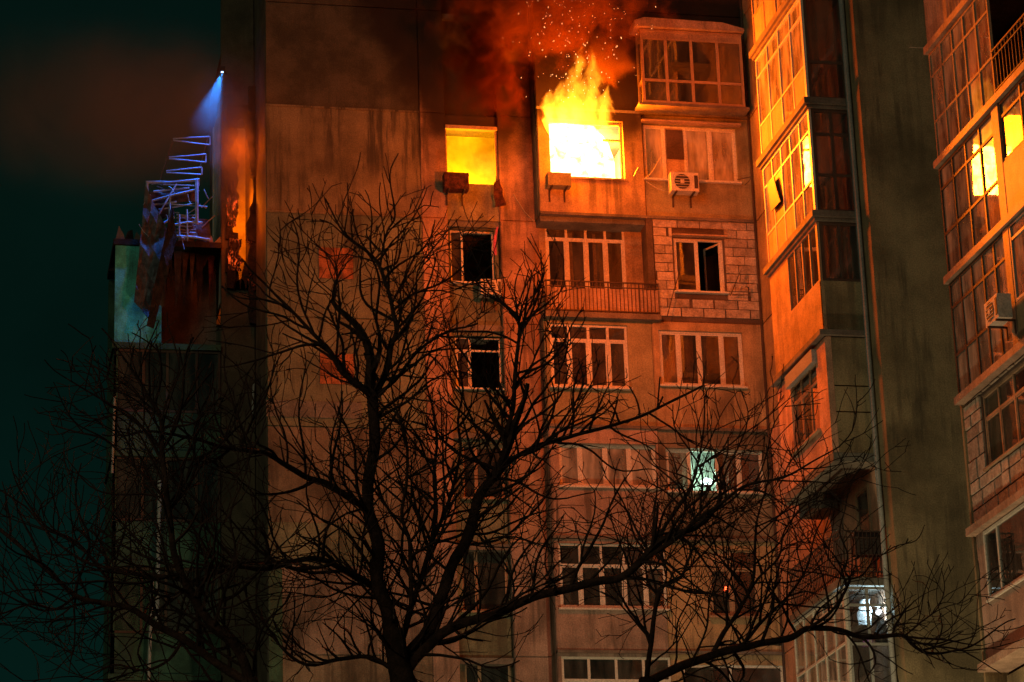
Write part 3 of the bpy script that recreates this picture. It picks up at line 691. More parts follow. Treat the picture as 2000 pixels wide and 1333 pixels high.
# wreck above
wr_ = MB
def bar(a, b, r=.03, mat='blue_lit_metal', name='bent_bar', Y=YL - .1, Y2=None):
    p, q = onY(*a, Y), onY(*b, Y2 or Y); j_ = .2 if 'ladder' in name else 1.; mid = (p + q) / 2 + Vector((0, random.uniform(-.05, .05), random.uniform(-.04, .04))) * j_
    return MB().tube([p, mid, q], [r, r * .9, r], 5).build(name, mat, SB)
for a, b, r in (((287, 358), (290, 485), .035), ((285, 357), (390, 352), .04), ((384, 352), (384, 440), .05), ((290, 395), (380, 372), .03), ((288, 400), (345, 395), .03), ((292, 450), (340, 425), .035),
                ((340, 440), (395, 436), .03), ((345, 462), (410, 470), .04), ((300, 440), (345, 360), .025), ((300, 375), (370, 368), .03), ((310, 410), (380, 398), .02), ((350, 420), (350, 468), .03), ((365, 410), (366, 470), .025), ((335, 400), (405, 405), .02), ((332, 385), (330, 500), .03)):
    bar(a, b, r)
for i in range(26):
    xa, ya = random.uniform(286, 400), random.uniform(356, 470); bar((xa, ya), (xa + random.uniform(-30, 34), ya + random.uniform(-26, 26)), random.uniform(.008, .018), Y=YL + random.uniform(-.3, .3))
for i in range(7):
    y = 420 + i * 7; bar((345, y), (383, y + 1), .022, Y=YL + .05)
def sheet(pts, mat, name, Y=YL - .2, bend=.12):
    P = [onY(*p, Y) for p in pts]; mb = MB(); n = 8
    def fn(a, b):
        q = (P[0] * (1 - a) + P[1] * a) * (1 - b) + (P[3] * (1 - a) + P[2] * a) * b
        return q + Vector((.03 * mnoise.noise(q * 2.3), bend * mnoise.noise(q * 1.7) - .05, .03 * mnoise.noise(q * 3.1)))
    mb.grid(fn, n, n); o = mb.build(name, mat, SB); md = o.modifiers.new('thick', 'SOLIDIFY'); md.thickness = .015; return o
sheet([(262, 590), (300, 640), (335, 470), (284, 365)], 'burnt_metal', 'hanging_sheet')
sheet([(285, 640), (300, 645), (345, 470), (335, 400)], 'charred', 'hanging_sheet', Y=YL - .35)
sheet([(292, 380), (382, 372), (382, 395), (295, 410)], 'burnt_metal', 'torn_sheet', Y=YL + .1)
sheet([(295, 435), (340, 425), (338, 400), (295, 410)], 'burnt_metal', 'torn_sheet', Y=YL + .15)
sheet([(345, 470), (412, 474), (408, 430), (345, 424)], 'burnt_metal', 'torn_sheet', Y=YL + .3)
# escape ladder: paired rungs standing out from the wall above the wreck
LD = MB(); 
rails = [((408, 262), (384, 352)), ((338, 272), (310, 360))]
for a, b in rails: bar(a, b, .018, 'burnt_metal', 'ladder_rail', Y=YL - .02)
for (x0, y0, x1, ya, yb) in ((338, 272, 410, 268, 284), (330, 308, 402, 302, 318), (325, 335, 394, 328, 342), (318, 358, 388, 352, 364)):
    bar((x0, y0), (x1, ya), .02, 'blue_lit_metal', 'ladder_rung'); bar((x0, y0 + 3), (x1, yb), .02, 'blue_lit_metal', 'ladder_rung'); bar((x1, ya), (x1, yb), .02, 'blue_lit_metal', 'ladder_rung')

# searchlight on the corner
sl = onY(434, 140, YL - .5)
SL = thing('searchlight', sl, 'small blue searchlight high beside the dark corner, beam falling down', 'searchlight')
MB().box(lambda u, v, w: (sl.x + u, sl.y + w, sl.z + v), -.07, .07, -.02, .11, -.07, .07).build('housing', 'black_plastic', SL)
MB().tube([(sl.x + .0, sl.y, sl.z + .05), (XB + .15, YL - .02, sl.z + .12)], .02, 6).build('bracket', 'black_plastic', SL)
MB().box(lambda u, v, w: (sl.x + u, sl.y + w, sl.z + v), -.03, .03, -.032, -.021, -.03, .03).build('lens', 'lamp_blue', SL)
sp = bpy.data.lights.new('search_beam', 'SPOT'); sp.energy = 3000; sp.color = (.03, .26, 1.); sp.spot_size = math.radians(36); sp.spot_blend = 1.; sp.shadow_soft_size = .04
spo = bpy.data.objects.new('search_beam', sp); COL.objects.link(spo); spo.parent = SL; spo.location = (0, 0, -.05)
spo.rotation_euler = Vector((-.30, -.02, -1)).to_track_quat('-Z', 'Y').to_euler()

# ================================================================== fire
FC = (1, .145, .001)
ft = onY(1130, 205, FY - .9)
lamp('flame_light', (ft.x - .1, FY - 1.1, ft.z - .2), 420, FC, .40)
lamp('assumed_street_fill', (16.0, 51.0, 4.5), 2900, (.95, .70, .37), .25)  # assumed fill lamp, unseen and without a fixture, brightens the lower facade
lamp('fire_fill', (ft.x - .85, FY - 5.4, 25.3), 1500, (1, .115, .001), .3)  # added fill lamp in mid-air, evens the firelight over facade and wing
al = bpy.data.lights.new('window_fire_light', 'AREA'); al.shape = 'RECTANGLE'; al.size = w2[1] - w2[0] - .2; al.size_y = w2[3] - w2[2] - .2; al.energy = 4000; al.color = FC
alo = bpy.data.objects.new('window_fire_light', al); COL.objects.link(alo); alo.location = ((w2[0] + w2[1]) / 2, FY + .10, (w2[2] + w2[3]) / 2); alo.rotation_euler = (math.radians(-90), 0, 0)
lamp('room_light', ((w2[0] + w2[1]) / 2 + .4, FY + 1.6, (w2[2] + w2[3]) / 2 + .3), 700, (1, .55, .12), .25)
lamp('room_light', ((w1[0] + w1[1]) / 2, FB + .40, w1[3] + .22), 420, (1, .36, .002), .1)
lamp('room_light', ((w1[0] + w1[1]) / 2, FB + .45, w1[2] - .16), 520, (1, .36, .002), .08)
lamp('corner_glow', (XC - .6, YL - .9, ho[2] + 1.3), 45, (1, .11, .002), .4)
lamp('corner_glow', (XC - .5, YL - 1.0, ho[2] + 3.4), 55, (1, .12, .002), .4)
lamp('room_light', (XC - .45, YL + .9, ho[2] + 2.6), 130, (1, .16, .002), .15)

def blob(fn, subdiv=4):
    import bmesh
    bm = bmesh.new(); bmesh.ops.create_icosphere(bm, subdivisions=subdiv, radius=1)
    mb = MB(); bm.verts.index_update()
    mb.v = [tuple(fn(v.co)) for v in bm.verts]; mb.f = [tuple(v.index for v in f.verts) for f in bm.faces]; bm.free(); return mb
# burning mass inside the second window
fc = Vector(((w2[0] + w2[1]) / 2 - .28, FY + .75, (w2[2] + w2[3]) / 2 - .05))
mb = blob(lambda c: (max(X2 + .12, fc.x + c.x * (1.12 + .22 * mnoise.noise(c * 2.6))), fc.y + c.y * .35, fc.z + c.z * (1.35 + .2 * mnoise.noise(c * 2.4 + Vector((5, 1, 2))))))
o = centre('room_fire', 'fire_core', mb, 'white hot mass of fire filling the brightest burning window', 'fire', fc)
fc1 = Vector(((w1[0] + w1[1]) / 2, FB + .85, L[1] + .12))
mb = blob(lambda c: (fc1.x + c.x * .55, fc1.y + c.y * .15, fc1.z + c.z * (.11 + .05 * mnoise.noise(c * 2.4))))
centre('room_fire', 'room_fire', mb, 'yellow fire low inside the smaller burning window on the left', 'fire', fc1)
# remains of the frame round the fire
fm = MB(); fm.box(fF, w2[1] - .06, w2[1], w2[2], w2[3], -.14, -.06); fm.box(fF, w2[0] + .7, w2[1] - .06, w2[3] - .07, w2[3] - .02, -.12, -.06)
fm.box(fF, w2[0], w2[0] + .03, w2[2], w2[3], -.14, -.07); fm.box(fF, w2[1] - .5, w2[1] - .062, w2[3] - .50, w2[3] - .45, -.12, -.07)
fm.build('burnt_frame', 'frame_wood', BLD)
MB().box(fF, w2[0] - .05, w2[1] + .05, w2[2] - .05, w2[2] - .002, -.1, .12).build('sill', 'paint_ochre', BLD)

# flame licking out of the window: a volume in a flame-shaped shell
def volmat(name):
    m = bpy.data.materials.new(name); t = NT(m); m.cycles.volume_sampling = 'MULTIPLE_IMPORTANCE'; M[name] = m; return m, t
FO = Vector((onY(1130, 240, FY - .6).x, FY - .55, onY(1130, 240, FY - .6).z))
m, t = volmat('flame_gas')
oc = t.n('TexCoord').outputs['Object']; s3 = t.n('SeparateXYZ'); t.l(oc, s3.inputs[0]); x, y, z = s3.outputs
wob = t.m('MULTIPLY', t.m('SUBTRACT', t.noise(t.mapping(oc, (.8, .8, 1.6)), 1.3, 2), .5), .7)
xw = t.m('SUBTRACT', x, t.m('MULTIPLY', wob, t.mr(z, .1, 1.2)))
tt = t.m('DIVIDE', z, 2.05)
g = None
for (xa, xb, h, w) in ((-.38, -.50, 1.15, .36), (-.12, .12, 2.10, .38), (.34, .46, 2.05, .33), (.60, .78, 1.05, .28), (-.72, -.80, .85, .27), (0., .06, 1.15, .84)):
    zn = t.m('DIVIDE', z, h)
    ax = t.m('MULTIPLY_ADD', zn, xb - xa, xa)
    ww = t.m('MULTIPLY_ADD', t.m('POWER', t.m('MAXIMUM', t.m('SUBTRACT', 1.08, zn), .0001), .75), w, .012)
    dd = t.m('SUBTRACT', 1., t.m('DIVIDE', t.m('ABSOLUTE', t.m('SUBTRACT', xw, ax)), ww))
    dd = t.m('SUBTRACT', dd, t.mr(zn, .85, 1.15, 0., 2., False))
    g = dd if g is None else t.m('MAXIMUM', g, dd)
n1 = t.noise(t.mapping(oc, (2.4, 2.4, 1.25), (3.1, .4, 1.7)), 1.25, 8, .66, 1.8)
f = t.m('ADD', t.m('SUBTRACT', t.m('ADD', g, .05), t.m('MULTIPLY', t.m('ABSOLUTE', y), 1.5)), t.m('MULTIPLY', t.m('SUBTRACT', n1, .47), t.mr(z, -.2, .9, 1.8, 4.8)))
low = t.mr(z, -1.0, -.6)
f = t.mr(f, .0, .8); f = t.m('MULTIPLY', f, low)
st = t.m('MULTIPLY', t.m('POWER', f, 1.4), t.m('MULTIPLY', t.mr(z, .0, 1.1, 9.0, 2.8, True), t.m('ADD', 1., t.m('MULTIPLY', t.mr(z, .1, .55, 2.2, 0.), t.mr(x, -.5, .35, 1., 0.)))))
cr = t.n('ValToRGB'); t.l(f, cr.inputs[0]); ce = cr.color_ramp.elements
ce[0].color = (1, .10, .002, 1); ce[1].color = (1, .30, .012, 1); ce[1].position = .95
em = t.n('Emission'); t.l(cr.outputs[0], em.inputs[0]); t.l(st, em.inputs[1])
t.l(em.outputs[0], t.out.inputs['Volume'])
mb = blob(lambda c: Vector((FO.x + .1 + c.x * (1.12 - .35 * max(c.z, 0)) + .1 * c.z, FO.y + c.y * .42, FO.z + .75 + c.z * 1.55)))
centre('flame', 'flame_gas', mb, 'tall orange flame licking up out of the brightest window', 'flame', FO)
bpy.data.materials['flame_gas'].cycles.volume_step_rate = .35

# smoke
def smoke(name, c, size, dens, col, seed, label, scale=2.1, thr=(.46, .60), ani=0., kind='stuff'):
    m, t = volmat(name + '_gas')
    oc = t.n('TexCoord').outputs['Object']
    pos = t.n('NewGeometry').outputs['Position']
    ln = t.n('VectorMath', operation='LENGTH')
    dv = t.n('VectorMath', operation='DIVIDE'); t.l(oc, dv.inputs[0]); dv.inputs[1].default_value = size; t.l(dv.outputs[0], ln.inputs[0])
    n1 = t.noise(t.mapping(pos, (1, 1, .8), (seed, seed * .7, seed * .3)), scale, 5, .55, .5)
    fall = t.mr(ln.outputs['Value'], .15, 1.0, 1., 0.)
    k = t.m('MULTIPLY', t.mr(t.m('MULTIPLY_ADD', fall, .22, n1), thr[0] + .11, thr[1] + .15), fall)
    pv = t.n('VolumePrincipled'); pv.inputs['Color'].default_value = (*col, 1); pv.inputs['Anisotropy'].default_value = ani
    t.l(t.m('MULTIPLY', k, dens), pv.inputs['Density']); t.l(pv.outputs[0], t.out.inputs['Volume'])
    c = Vector(c)
    mb = blob(lambda q: (c.x + q.x * size[0], c.y + q.y * size[1], c.z + q.z * size[2]), 3)
    o = centre(name, m, mb, label, 'smoke', c); o['kind'] = kind; return o
c = onY(945, 110, 62.4); smoke('smoke', c, (1.6, 1.0, 2.4), 6.5, (.09, .022, .006), 2.3, 'dark smoke column rising from the smaller burning window')
c = onY(1185, 115, 62.6); smoke('smoke_puff', c, (.95, .6, 1.05), 4.0, (.34, .17, .06), 8.1, 'pale brown smoke puff beside the flame tip', thr=(.36, .52))
c = onY(1060, 20, 61.8); smoke('smoke_bank', c, (4.6, 1.8, 2.0), 1.7, (.16, .055, .018), 5.7, 'brown smoke bank drifting along the top of the block')
c = onY(458, 300, 65.3); smoke('corner_smoke', c, (.72, .9, 2.4), 1.5, (.6, .5, .42), 3.9, 'orange lit smoke pouring from the burnt corner', thr=(.25, .6))
c = onY(230, 215, 61.8); smoke('drifting_smoke', c, (5.8, 1.6, 2.8), .20, (.55, .33, .19), 7.4, 'thin brown smoke drifting left from the burnt corner', scale=.45, thr=(.15, .6))

c = onY(935, 75, 62.6); smoke('smoke_puff', c, (1.3, .6, 1.3), 4.0, (.62, .28, .09), 1.1, 'pale brown smoke puff above the smaller burning window', thr=(.30, .5))

c = onY(412, 188, 65.5); smoke('beam_haze', c, (.9, .7, 1.5), .13, (.8, .85, .9), 4.4, 'pale haze added to show the blue searchlight beam', thr=(.1, .5))  # haze volume added so the beam's cone becomes visible

# sparks
import bmesh
random.seed(11)
mb = MB()
for i in range(190):
    a = random.gauss(0, 1); h = random.random() ** .8
    x = 1135 + a * (38 + 40 * h) - 10; y = 205 - 205 * h
    p = onY(x, y, FY - .5 - random.random() * .9); r = random.uniform(.0025, .006)
    d = Vector((random.uniform(-1, 1) * .6, random.uniform(-.3, .3), 1)).normalized() * r * random.uniform(1.2, 5.)
    mb.tube([p - d, p, p + d], [r * .3, r, r * .3], 4)
o = mb.build('sparks', 'spark'); o['kind'] = 'stuff'; o['label'] = 'bright sparks flying above the tall flame'; o['category'] = 'sparks'

# ================================================================== air conditioners
def ac(px, Y, label, wd=.78, ht=.52, mat='ac_white', face=True, facing='front', X=None):
    if facing == 'front':
        c = onY(*px, Y); fr = lambda u, v, w: (c.x + u, c.y - w, c.z + v)
    else:
        c = onX(*px, X); fr = lambda u, v, w: (c.x - w, c.y - u, c.z + v)
    T = thing('air_conditioner', c, label, 'air conditioner', 'outdoor air conditioner units on the walls')
    MB().box(fr, -wd / 2, wd / 2, 0, ht, .10, .40).build('casing', mat, T)
    for s in (-1, 1):
        b = MB(); b.box(fr, s * wd * .32 - .02, s * wd * .32 + .02, -.04, -.003, .0, .42); b.box(fr, s * wd * .32 - .02, s * wd * .32 + .02, -.3, -.04, .0, .03); b.build('bracket', 'rail_metal', T)
    if not face: return T
    g = MB(); cx = -wd * .10; R = ht * .40
    g.v = [fr(cx + R * math.cos(2 * math.pi * i / 20), ht / 2 + R * math.sin(2 * math.pi * i / 20), .404) for i in range(20)] + [fr(cx + R * math.cos(2 * math.pi * i / 20), ht / 2 + R * math.sin(2 * math.pi * i / 20), .41) for i in range(20)]
    g.f = [tuple(range(20, 40)), tuple(reversed(range(20)))] + [(i, (i + 1) % 20, 20 + (i + 1) % 20, 20 + i) for i in range(20)]
    fan = g.build('fan_opening', 'ac_dark', T)
    gr = MB()
    for i in range(5):
        q = ht / 2 + R * (-.75 + 1.5 * i / 4); gr.box(fr, cx - R * .95, cx + R * .95, q - .006, q + .006, .412, .42)
    gr.box(fr, cx - .05, cx + .05, ht / 2 - .05, ht / 2 + .05, .412, .424)
    gr.build('grille', mat, fan)
    MB().box(fr, wd * .34, wd * .47, ht * .15, ht * .85, .402, .412).build('side_cover', 'ac_dark', T)
    return T
ac((887, 381), FB, 'dark soot covered air conditioner under the smaller burning window', .62, .44, 'rag', False)
ac((954, 586), FB + .18, 'small pale air conditioner under the half empty window', .52, .40)
ac((1087, 374), FY - .06, 'orange lit air conditioner just below the brightest window', .6, .34, 'paint_olive', False)
ac((1331, 385), FY, 'white air conditioner hanging below the four pane window', .72, .50)
ac((1975, 632), 0, 'grey air conditioner on the right bay at the picture edge', .7, .5, 'ac_white', facing='left', X=CX - .05)
ac((1690, 1092), BY1 + .45, 'dark air conditioner behind the balcony railing', .7, .5, 'ac_dark')

# ================================================================== small things
def wire(pts, Y, r, name, label, cat, mat='cable'):
    P = [onY(x, y, Y) for x, y in pts]; mb = MB(); mb.tube(P, r, 5); return centre(name, mat, mb, label, cat, P[0])
wire([(1003, 380), (1012, 395), (1025, 415), (1043, 434)], FB - .05, .012, 'cable', 'pale cable looping down the wall left of the loggias', 'cable')
wire([(1262, 355), (1272, 362), (1285, 370), (1298, 374)], FY - .1, .014, 'cable', 'pale hose running to the white air conditioner', 'hose')
wire([(1238, 345), (1243, 335), (1247, 328)], FY - .3, .016, 'bracket_rod', 'pale rod sticking out right of the brightest window', 'rod')
wire([(1262, 350), (1275, 335), (1292, 305)], FY - .2, .012, 'bracket_rod', 'thin rod slanting across the four pane window', 'rod')
wire([(1440, 352), (1468, 346), (1462, 356), (1455, 362)], FY - .3, .012, 'drying_bracket', 'drying line bracket at the inner corner', 'bracket', 'rail_metal')
wire([(1776, 93), (1790, 94), (1812, 94)], CY0 + .2, .012, 'antenna_rod', 'pale rod sticking out of the second bay', 'rod')
wire([(1303, 620), (1313, 580), (1328, 530)], FY - .25, .014, 'bracket_rod', 'rod slanting left of the open block wall window', 'rod', 'rail_metal')
wire([(1427, 578), (1438, 550), (1448, 526), (1445, 552)], FY - .25, .014, 'bracket_rod', 'bent rod right of the open block wall window', 'rod', 'rail_metal')
wire([(1430, 577), (1446, 577), (1462, 577), (1462, 562), (1456, 561)], FY - .12, .018, 'drying_bracket', 'hooked bracket on the pale block wall', 'bracket', 'rail_metal')
# charred rag and torn curtain strip under the first window
def cloth(pts, Y, mat, name, label, cat, bend=.05):
    P = [onY(*p, Y) for p in pts]; mb = MB()
    def fn(a, b):
        q = (P[0] * (1 - a) + P[1] * a) * (1 - b) + (P[3] * (1 - a) + P[2] * a) * b
        return q + Vector((.05 * mnoise.noise(q * 4.3), bend * mnoise.noise(q * 5.7) - .03, .04 * mnoise.noise(q * 5.1)))
    mb.grid(fn, 6, 12); o = centre(name, mat, mb, label, cat, P[0]); md = o.modifiers.new('thick', 'SOLIDIFY'); md.thickness = .012; return o
cloth([(966, 405), (987, 402), (975, 352), (966, 356)], FB - .08, 'rag', 'charred_rag', 'dark red charred rag hanging from the smaller burning window', 'rag')
cloth([(962, 500), (968, 500), (973, 445), (969, 445)], FB - .05, 'cloth_pink', 'torn_curtain', 'thin torn curtain strip hanging beside the half empty window', 'curtain')
# lit lamp behind the window with no pane
lp = onY(1381, 948, FY + .12)
MB().box(lambda u, v, w: (lp.x + u, FY + w, lp.z + v), -.75, .55, -.25, 1.3, .95, 1.0).build('partition', 'plaster', BLD)
T = thing('sill_lamp', lp, 'bright white lamp glowing on a window sill behind branches', 'lamp')
mb = MB(); ring = [(.0, .07), (.06, .09), (.10, .13), (.13, .13), (.16, .08)]
n = 14; mb.v = [(lp.x + r * math.cos(2 * math.pi * i / n), lp.y + .6 * r * math.sin(2 * math.pi * i / n), lp.z + h) for h, r in ((.0, .05), (.04, .15), (.10, .15), (.17, .06)) for i in range(n)]
mb.f = [(a * n + i, a * n + (i + 1) % n, (a + 1) * n + (i + 1) % n, (a + 1) * n + i) for a in range(3) for i in range(n)] + [tuple(reversed(range(n))), tuple(range(3 * n, 4 * n))]
mb.build('lamp_shade', 'lamp_white', T, smooth=True)
MB().box(lambda u, v, w: (lp.x + u, lp.y + w, lp.z + v), -.07, .07, -.05, -.002, -.05, .05).build('base', 'ac_dark', T)
lamp('sill_glow', (lp.x - .1, lp.y + .25, lp.z + .3), 34, (.5, 1, .8), .08)
rp = onY(1418, 1150, FY - .02)
T = thing('red_light', rp, 'tiny red light glowing at the lower window', 'light')
MB().tube([(rp.x, rp.y, rp.z - .03), (rp.x, rp.y, rp.z + .03)], .03, 8).build('bulb', 'lamp_red', T)
MB().tube([(rp.x, rp.y + .02, rp.z - .08), (rp.x, rp.y + .02, rp.z - .031)], .02, 6).build('socket', 'black_plastic', T)
# lit lower balcony on the right
bp_ = onY(1716, 1196, BY1 + .35)
T = thing('balcony_lamp', bp_, 'cool white lamp inside the lowest glazed balcony', 'lamp')
mb = blob(lambda q: (bp_.x + q.x * .07, bp_.y + q.y * .06, bp_.z + q.z * .075), 2); mb.build('bulb', 'lamp_cool', T, smooth=True)
MB().tube([(bp_.x, bp_.y, bp_.z + .07), (bp_.x, bp_.y, bp_.z + .16)], .03, 8).build('holder', 'black_plastic', T)
lamp('balcony_glow', (bp_.x - .05, bp_.y - .12, bp_.z + .05), 60, (.5, .8, 1), .06)
cloth([(1676, 1222), (1702, 1220), (1700, 1172), (1677, 1174)], BY1 + .45, 'cloth_white', 'towel', 'white towel hanging in the lowest lit balcony', 'towel')
cloth([(1708, 1264), (1734, 1262), (1732, 1212), (1711, 1214)], BY1 + .3, 'black_plastic', 'dark_coat', 'dark coat hanging below the balcony lamp', 'coat')
cloth([(1684, 1266), (1704, 1265), (1703, 1248), (1685, 1247)], BY1 + .45, 'cloth_pink', 'pink_cloth', 'pink cloth at the foot of the lit balcony', 'cloth')

# ================================================================== bare trees
random.seed(21)
def smooth_path(P, n=3):
    out = []
    for i in range(len(P) - 1):
        p0, p1, p2, p3 = P[max(i - 1, 0)], P[i], P[i + 1], P[min(i + 2, len(P) - 1)]
        for k in range(n):
            t = k / n
            out.append(.5 * ((2 * p1) + (p2 - p0) * t + (2 * p0 - 5 * p1 + 4 * p2 - p3) * t * t + (3 * p1 - p0 - 3 * p2 + p3) * t ** 3))
    out.append(P[-1]); return out
CAP = []
def over(p):
    t = CAP
    for (a, b) in zip(t, t[1:]):
        if a.x <= p.x <= b.x: return p.z > a.z + (b.z - a.z) * (p.x - a.x) / (b.x - a.x) + random.uniform(-.5, .25)
    return p.z > (t[0].z if p.x < t[0].x else t[-1].z)
def grow(mb, p, d, length, r, level, bias, stats):
    n = max(4, int(length / .085)); pts = [p.copy()]; rad = [r]; st = length / n; dd = d.copy(); kids = []
    ax = Vector((random.uniform(-1, 1), random.uniform(-.8, .8), random.uniform(-1, 1))); ax = (ax - d * ax.dot(d)).normalized(); f0 = random.uniform(.25, .55); ph = random.uniform(0, 6)
    last = 0; side = random.choice((-1, 1))
    for i in range(n):
        dd = (dd + ax * (.13 * math.sin(ph + i * f0)) + Vector((random.gauss(0, .07), random.gauss(0, .06), random.gauss(0, .07) + .022))).normalized()
        if over(p + dd * st): break
        p = p + dd * st; pts.append(p.copy()); rad.append(max(r * (1 - .60 * (i + 1) / n), .0050))
        last += 1
        if level < 3 and last >= 2 and random.random() < (.34, .30, .24)[level]:
            kids.append((p.copy(), dd.copy(), rad[-1], 1 - (i / n), side)); side = -side; last = 0
    if len(pts) < 2: return pts
    mb.tube(pts, rad, 4 if level < 2 else 3, cap=False); stats[0] += n
    for (q, e_, rr, fr_, sd) in kids:
        a = ax * sd + Vector((random.uniform(-.5, .5), random.uniform(-.6, .6), random.uniform(-.35, .6)))
        a = (a - e_ * a.dot(e_)); a.normalize()
        nd = (e_ * random.uniform(.7, 1.2) + a * random.uniform(.55, .9)).normalized()
        grow(mb, q, nd, length * random.uniform(.42, .8) * (.55 + .5 * fr_), max(rr * random.uniform(.62, .85), .007), level + 1, bias, stats)
    return pts
def tree(name, Y, base, limbs, label, spread, dens, twl, cap):
    CAP[:] = [onY(a, b, Y) for a, b in cap]
    T = thing(name, (base.x, base.y, 0), label, 'tree', 'bare trees in front of the block')
    tw = MB(); stats = [0]
    for li, (kind, pts, w0, w1, yo) in enumerate(limbs):
        n = len(pts); P = [onY(x, y, Y + yo[0] + (yo[1] - yo[0]) * i / (n - 1)) for i, (x, y) in enumerate(pts)]
        if kind == 'trunk': P = [Vector((base.x, base.y, -.1)), Vector((base.x + (P[0].x - base.x) * .5, (base.y + P[0].y) / 2, P[0].z * .5))] + P
        k_ = .80 if kind == 'trunk' else .53; w0, w1_ = w0 * k_, w1 * max(k_, .7)
        Q = smooth_path(P, 4); m_ = len(Q); mb = MB()
        R = [(w0 + (w1_ - w0) * i / (m_ - 1)) / 2 for i in range(m_)]
        Q = [q + Vector((mnoise.noise(q * 2.1), mnoise.noise(q * 2.1 + Vector((7, 7, 7))), mnoise.noise(q * 2.1 + Vector((3, 9, 1))))) * min(.06, R[i] * .9) for i, q in enumerate(Q)]
        R = [r * (1 + .13 * mnoise.noise(Q[i] * 4.)) for i, r in enumerate(R)]
        mb.tube(Q, R, 9 if w0 > .06 else 6); mb.build('trunk' if kind == 'trunk' else 'limb', 'bark', T, smooth=True)
        if kind == 'trunk': continue
        ln = sum((Q[i + 1] - Q[i]).length for i in range(m_ - 1)); cnt = int(ln * dens) + 2
        for c in range(cnt):
            i = min(m_ - 2, int((m_ - 1) * (c + random.random()) / cnt)); q = Q[i]; d = (Q[i + 1] - Q[i]).normalized()
            a = Vector((random.uniform(-1, 1), random.uniform(-.7, .7), random.uniform(-.5, 1.1))); a = (a - d * a.dot(d)).normalized()
            nd = (d * random.uniform(.2, 1.) + a * random.uniform(.5, 1.)).normalized()
            grow(tw, q, nd, twl * random.uniform(.5, 1.25), min(R[i] * .7, random.uniform(.013, .026)), 0 if random.random() < .6 else 1, spread, stats)
        d = (Q[-1] - Q[-2]).normalized(); grow(tw, Q[-1], d, twl, R[-1], 0, spread, stats)
    o = tw.build('twigs', 'bark', T); o['kind'] = 'stuff'
    return T
A = [('trunk', [(792, 1420), (788, 1333), (778, 1280), (768, 1230)], .56, .30, (0, 0)),
     ('limb', [(772, 1290), (760, 1200), (740, 1140), (736, 1060), (716, 992), (724, 900), (730, 800), (726, 765)], .34, .19, (0, -.4)),
     ('limb', [(724, 775), (704, 757), (666, 723), (641, 682), (614, 654), (562, 602), (520, 557)], .17, .04, (-.4, -1.0)),
     ('limb', [(728, 775), (740, 760), (755, 723), (762, 678), (776, 644), (766, 609), (755, 557), (743, 523), (728, 502), (697, 478), (666, 447), (640, 400)], .15, .03, (-.4, .3)),
     ('limb', [(743, 523), (749, 484), (757, 450), (771, 421), (761, 343), (778, 300)], .06, .02, (.1, .2)),
     ('limb', [(776, 644), (797, 619), (812, 590), (816, 530), (850, 480), (885, 440)], .06, .02, (0, .5)),
     ('limb', [(655, 700), (660, 640), (662, 595), (658, 540), (640, 500), (610, 470)], .06, .02, (-.5, -.8)),
     ('limb', [(716, 1000), (676, 968), (636, 944), (596, 932), (560, 912), (524, 888), (483, 882), (441, 874), (400, 864), (353, 853)], .16, .05, (-.2, -1.8)),
     ('limb', [(736, 1150), (700, 1128), (668, 1108), (632, 1096), (580, 1096), (524, 1112), (462, 1108), (400, 1130)], .17, .06, (0, -1.6)),
     ('limb', [(790, 1290), (804, 1275), (840, 1232), (860, 1180), (880, 1120), (900, 1072), (920, 1028), (936, 980), (960, 940)], .30, .19, (0, .6)),
     ('limb', [(958, 945), (1000, 900), (1048, 872), (1080, 864), (1150, 845), (1230, 822), (1300, 790), (1370, 755)], .14, .04, (.6, 1.5)),
     ('limb', [(955, 950), (984, 888), (992, 840), (1004, 793), (1008, 710), (1015, 644), (1005, 618), (975, 585), (950, 545)], .15, .03, (.6, .4)),
     ('limb', [(1012, 655), (1038, 611), (1055, 560), (1062, 520), (1030, 465)], .07, .02, (.5, 1.)),
     ('limb', [(1006, 760), (1040, 715), (1075, 690), (1090, 650), (1110, 610)], .06, .02, (.5, 1.3)),
     ('limb', [(782, 1270), (804, 1180), (828, 1120), (840, 1060), (852, 1000), (846, 930), (852, 860), (845, 800)], .16, .04, (.2, .9)),
     ('limb', [(800, 1190), (802, 1120), (800, 1060), (784, 1012), (792, 952), (796, 880), (788, 840), (770, 790)], .12, .03, (.1, -.9)),
     ('limb', [(840, 1060), (870, 1000), (885, 950), (900, 880), (895, 820), (905, 760), (890, 700)], .10, .03, (.5, 1.6)),
     ('limb', [(786, 1330), (812, 1290), (846, 1256), (868, 1236), (908, 1220), (952, 1208), (1000, 1188), (1040, 1172), (1102, 1153), (1164, 1137), (1218, 1124), (1256, 1095)], .25, .14, (0, -.6)),
     ('limb', [(1250, 1100), (1289, 1075), (1330, 1045), (1355, 1020), (1405, 987), (1455, 950), (1530, 933), (1590, 900)], .13, .03, (-.6, -1.2)),
     ('limb', [(1276, 1085), (1289, 1045), (1318, 996), (1347, 954), (1365, 900), (1372, 860)], .10, .03, (-.6, -.2)),
     ('limb', [(770, 1310), (720, 1285), (660, 1290), (600, 1300), (545, 1260), (510, 1200)], .12, .04, (0, .9))]
tree('tree', 32, Vector((5.4, 32, 0)), A, 'large bare tree in the middle with forking trunk', Vector((0, 0, .6)), 6.8, 1.3, [(300, 800), (450, 560), (560, 400), (760, 330), (900, 400), (1080, 480), (1200, 650), (1550, 690), (1700, 850)])
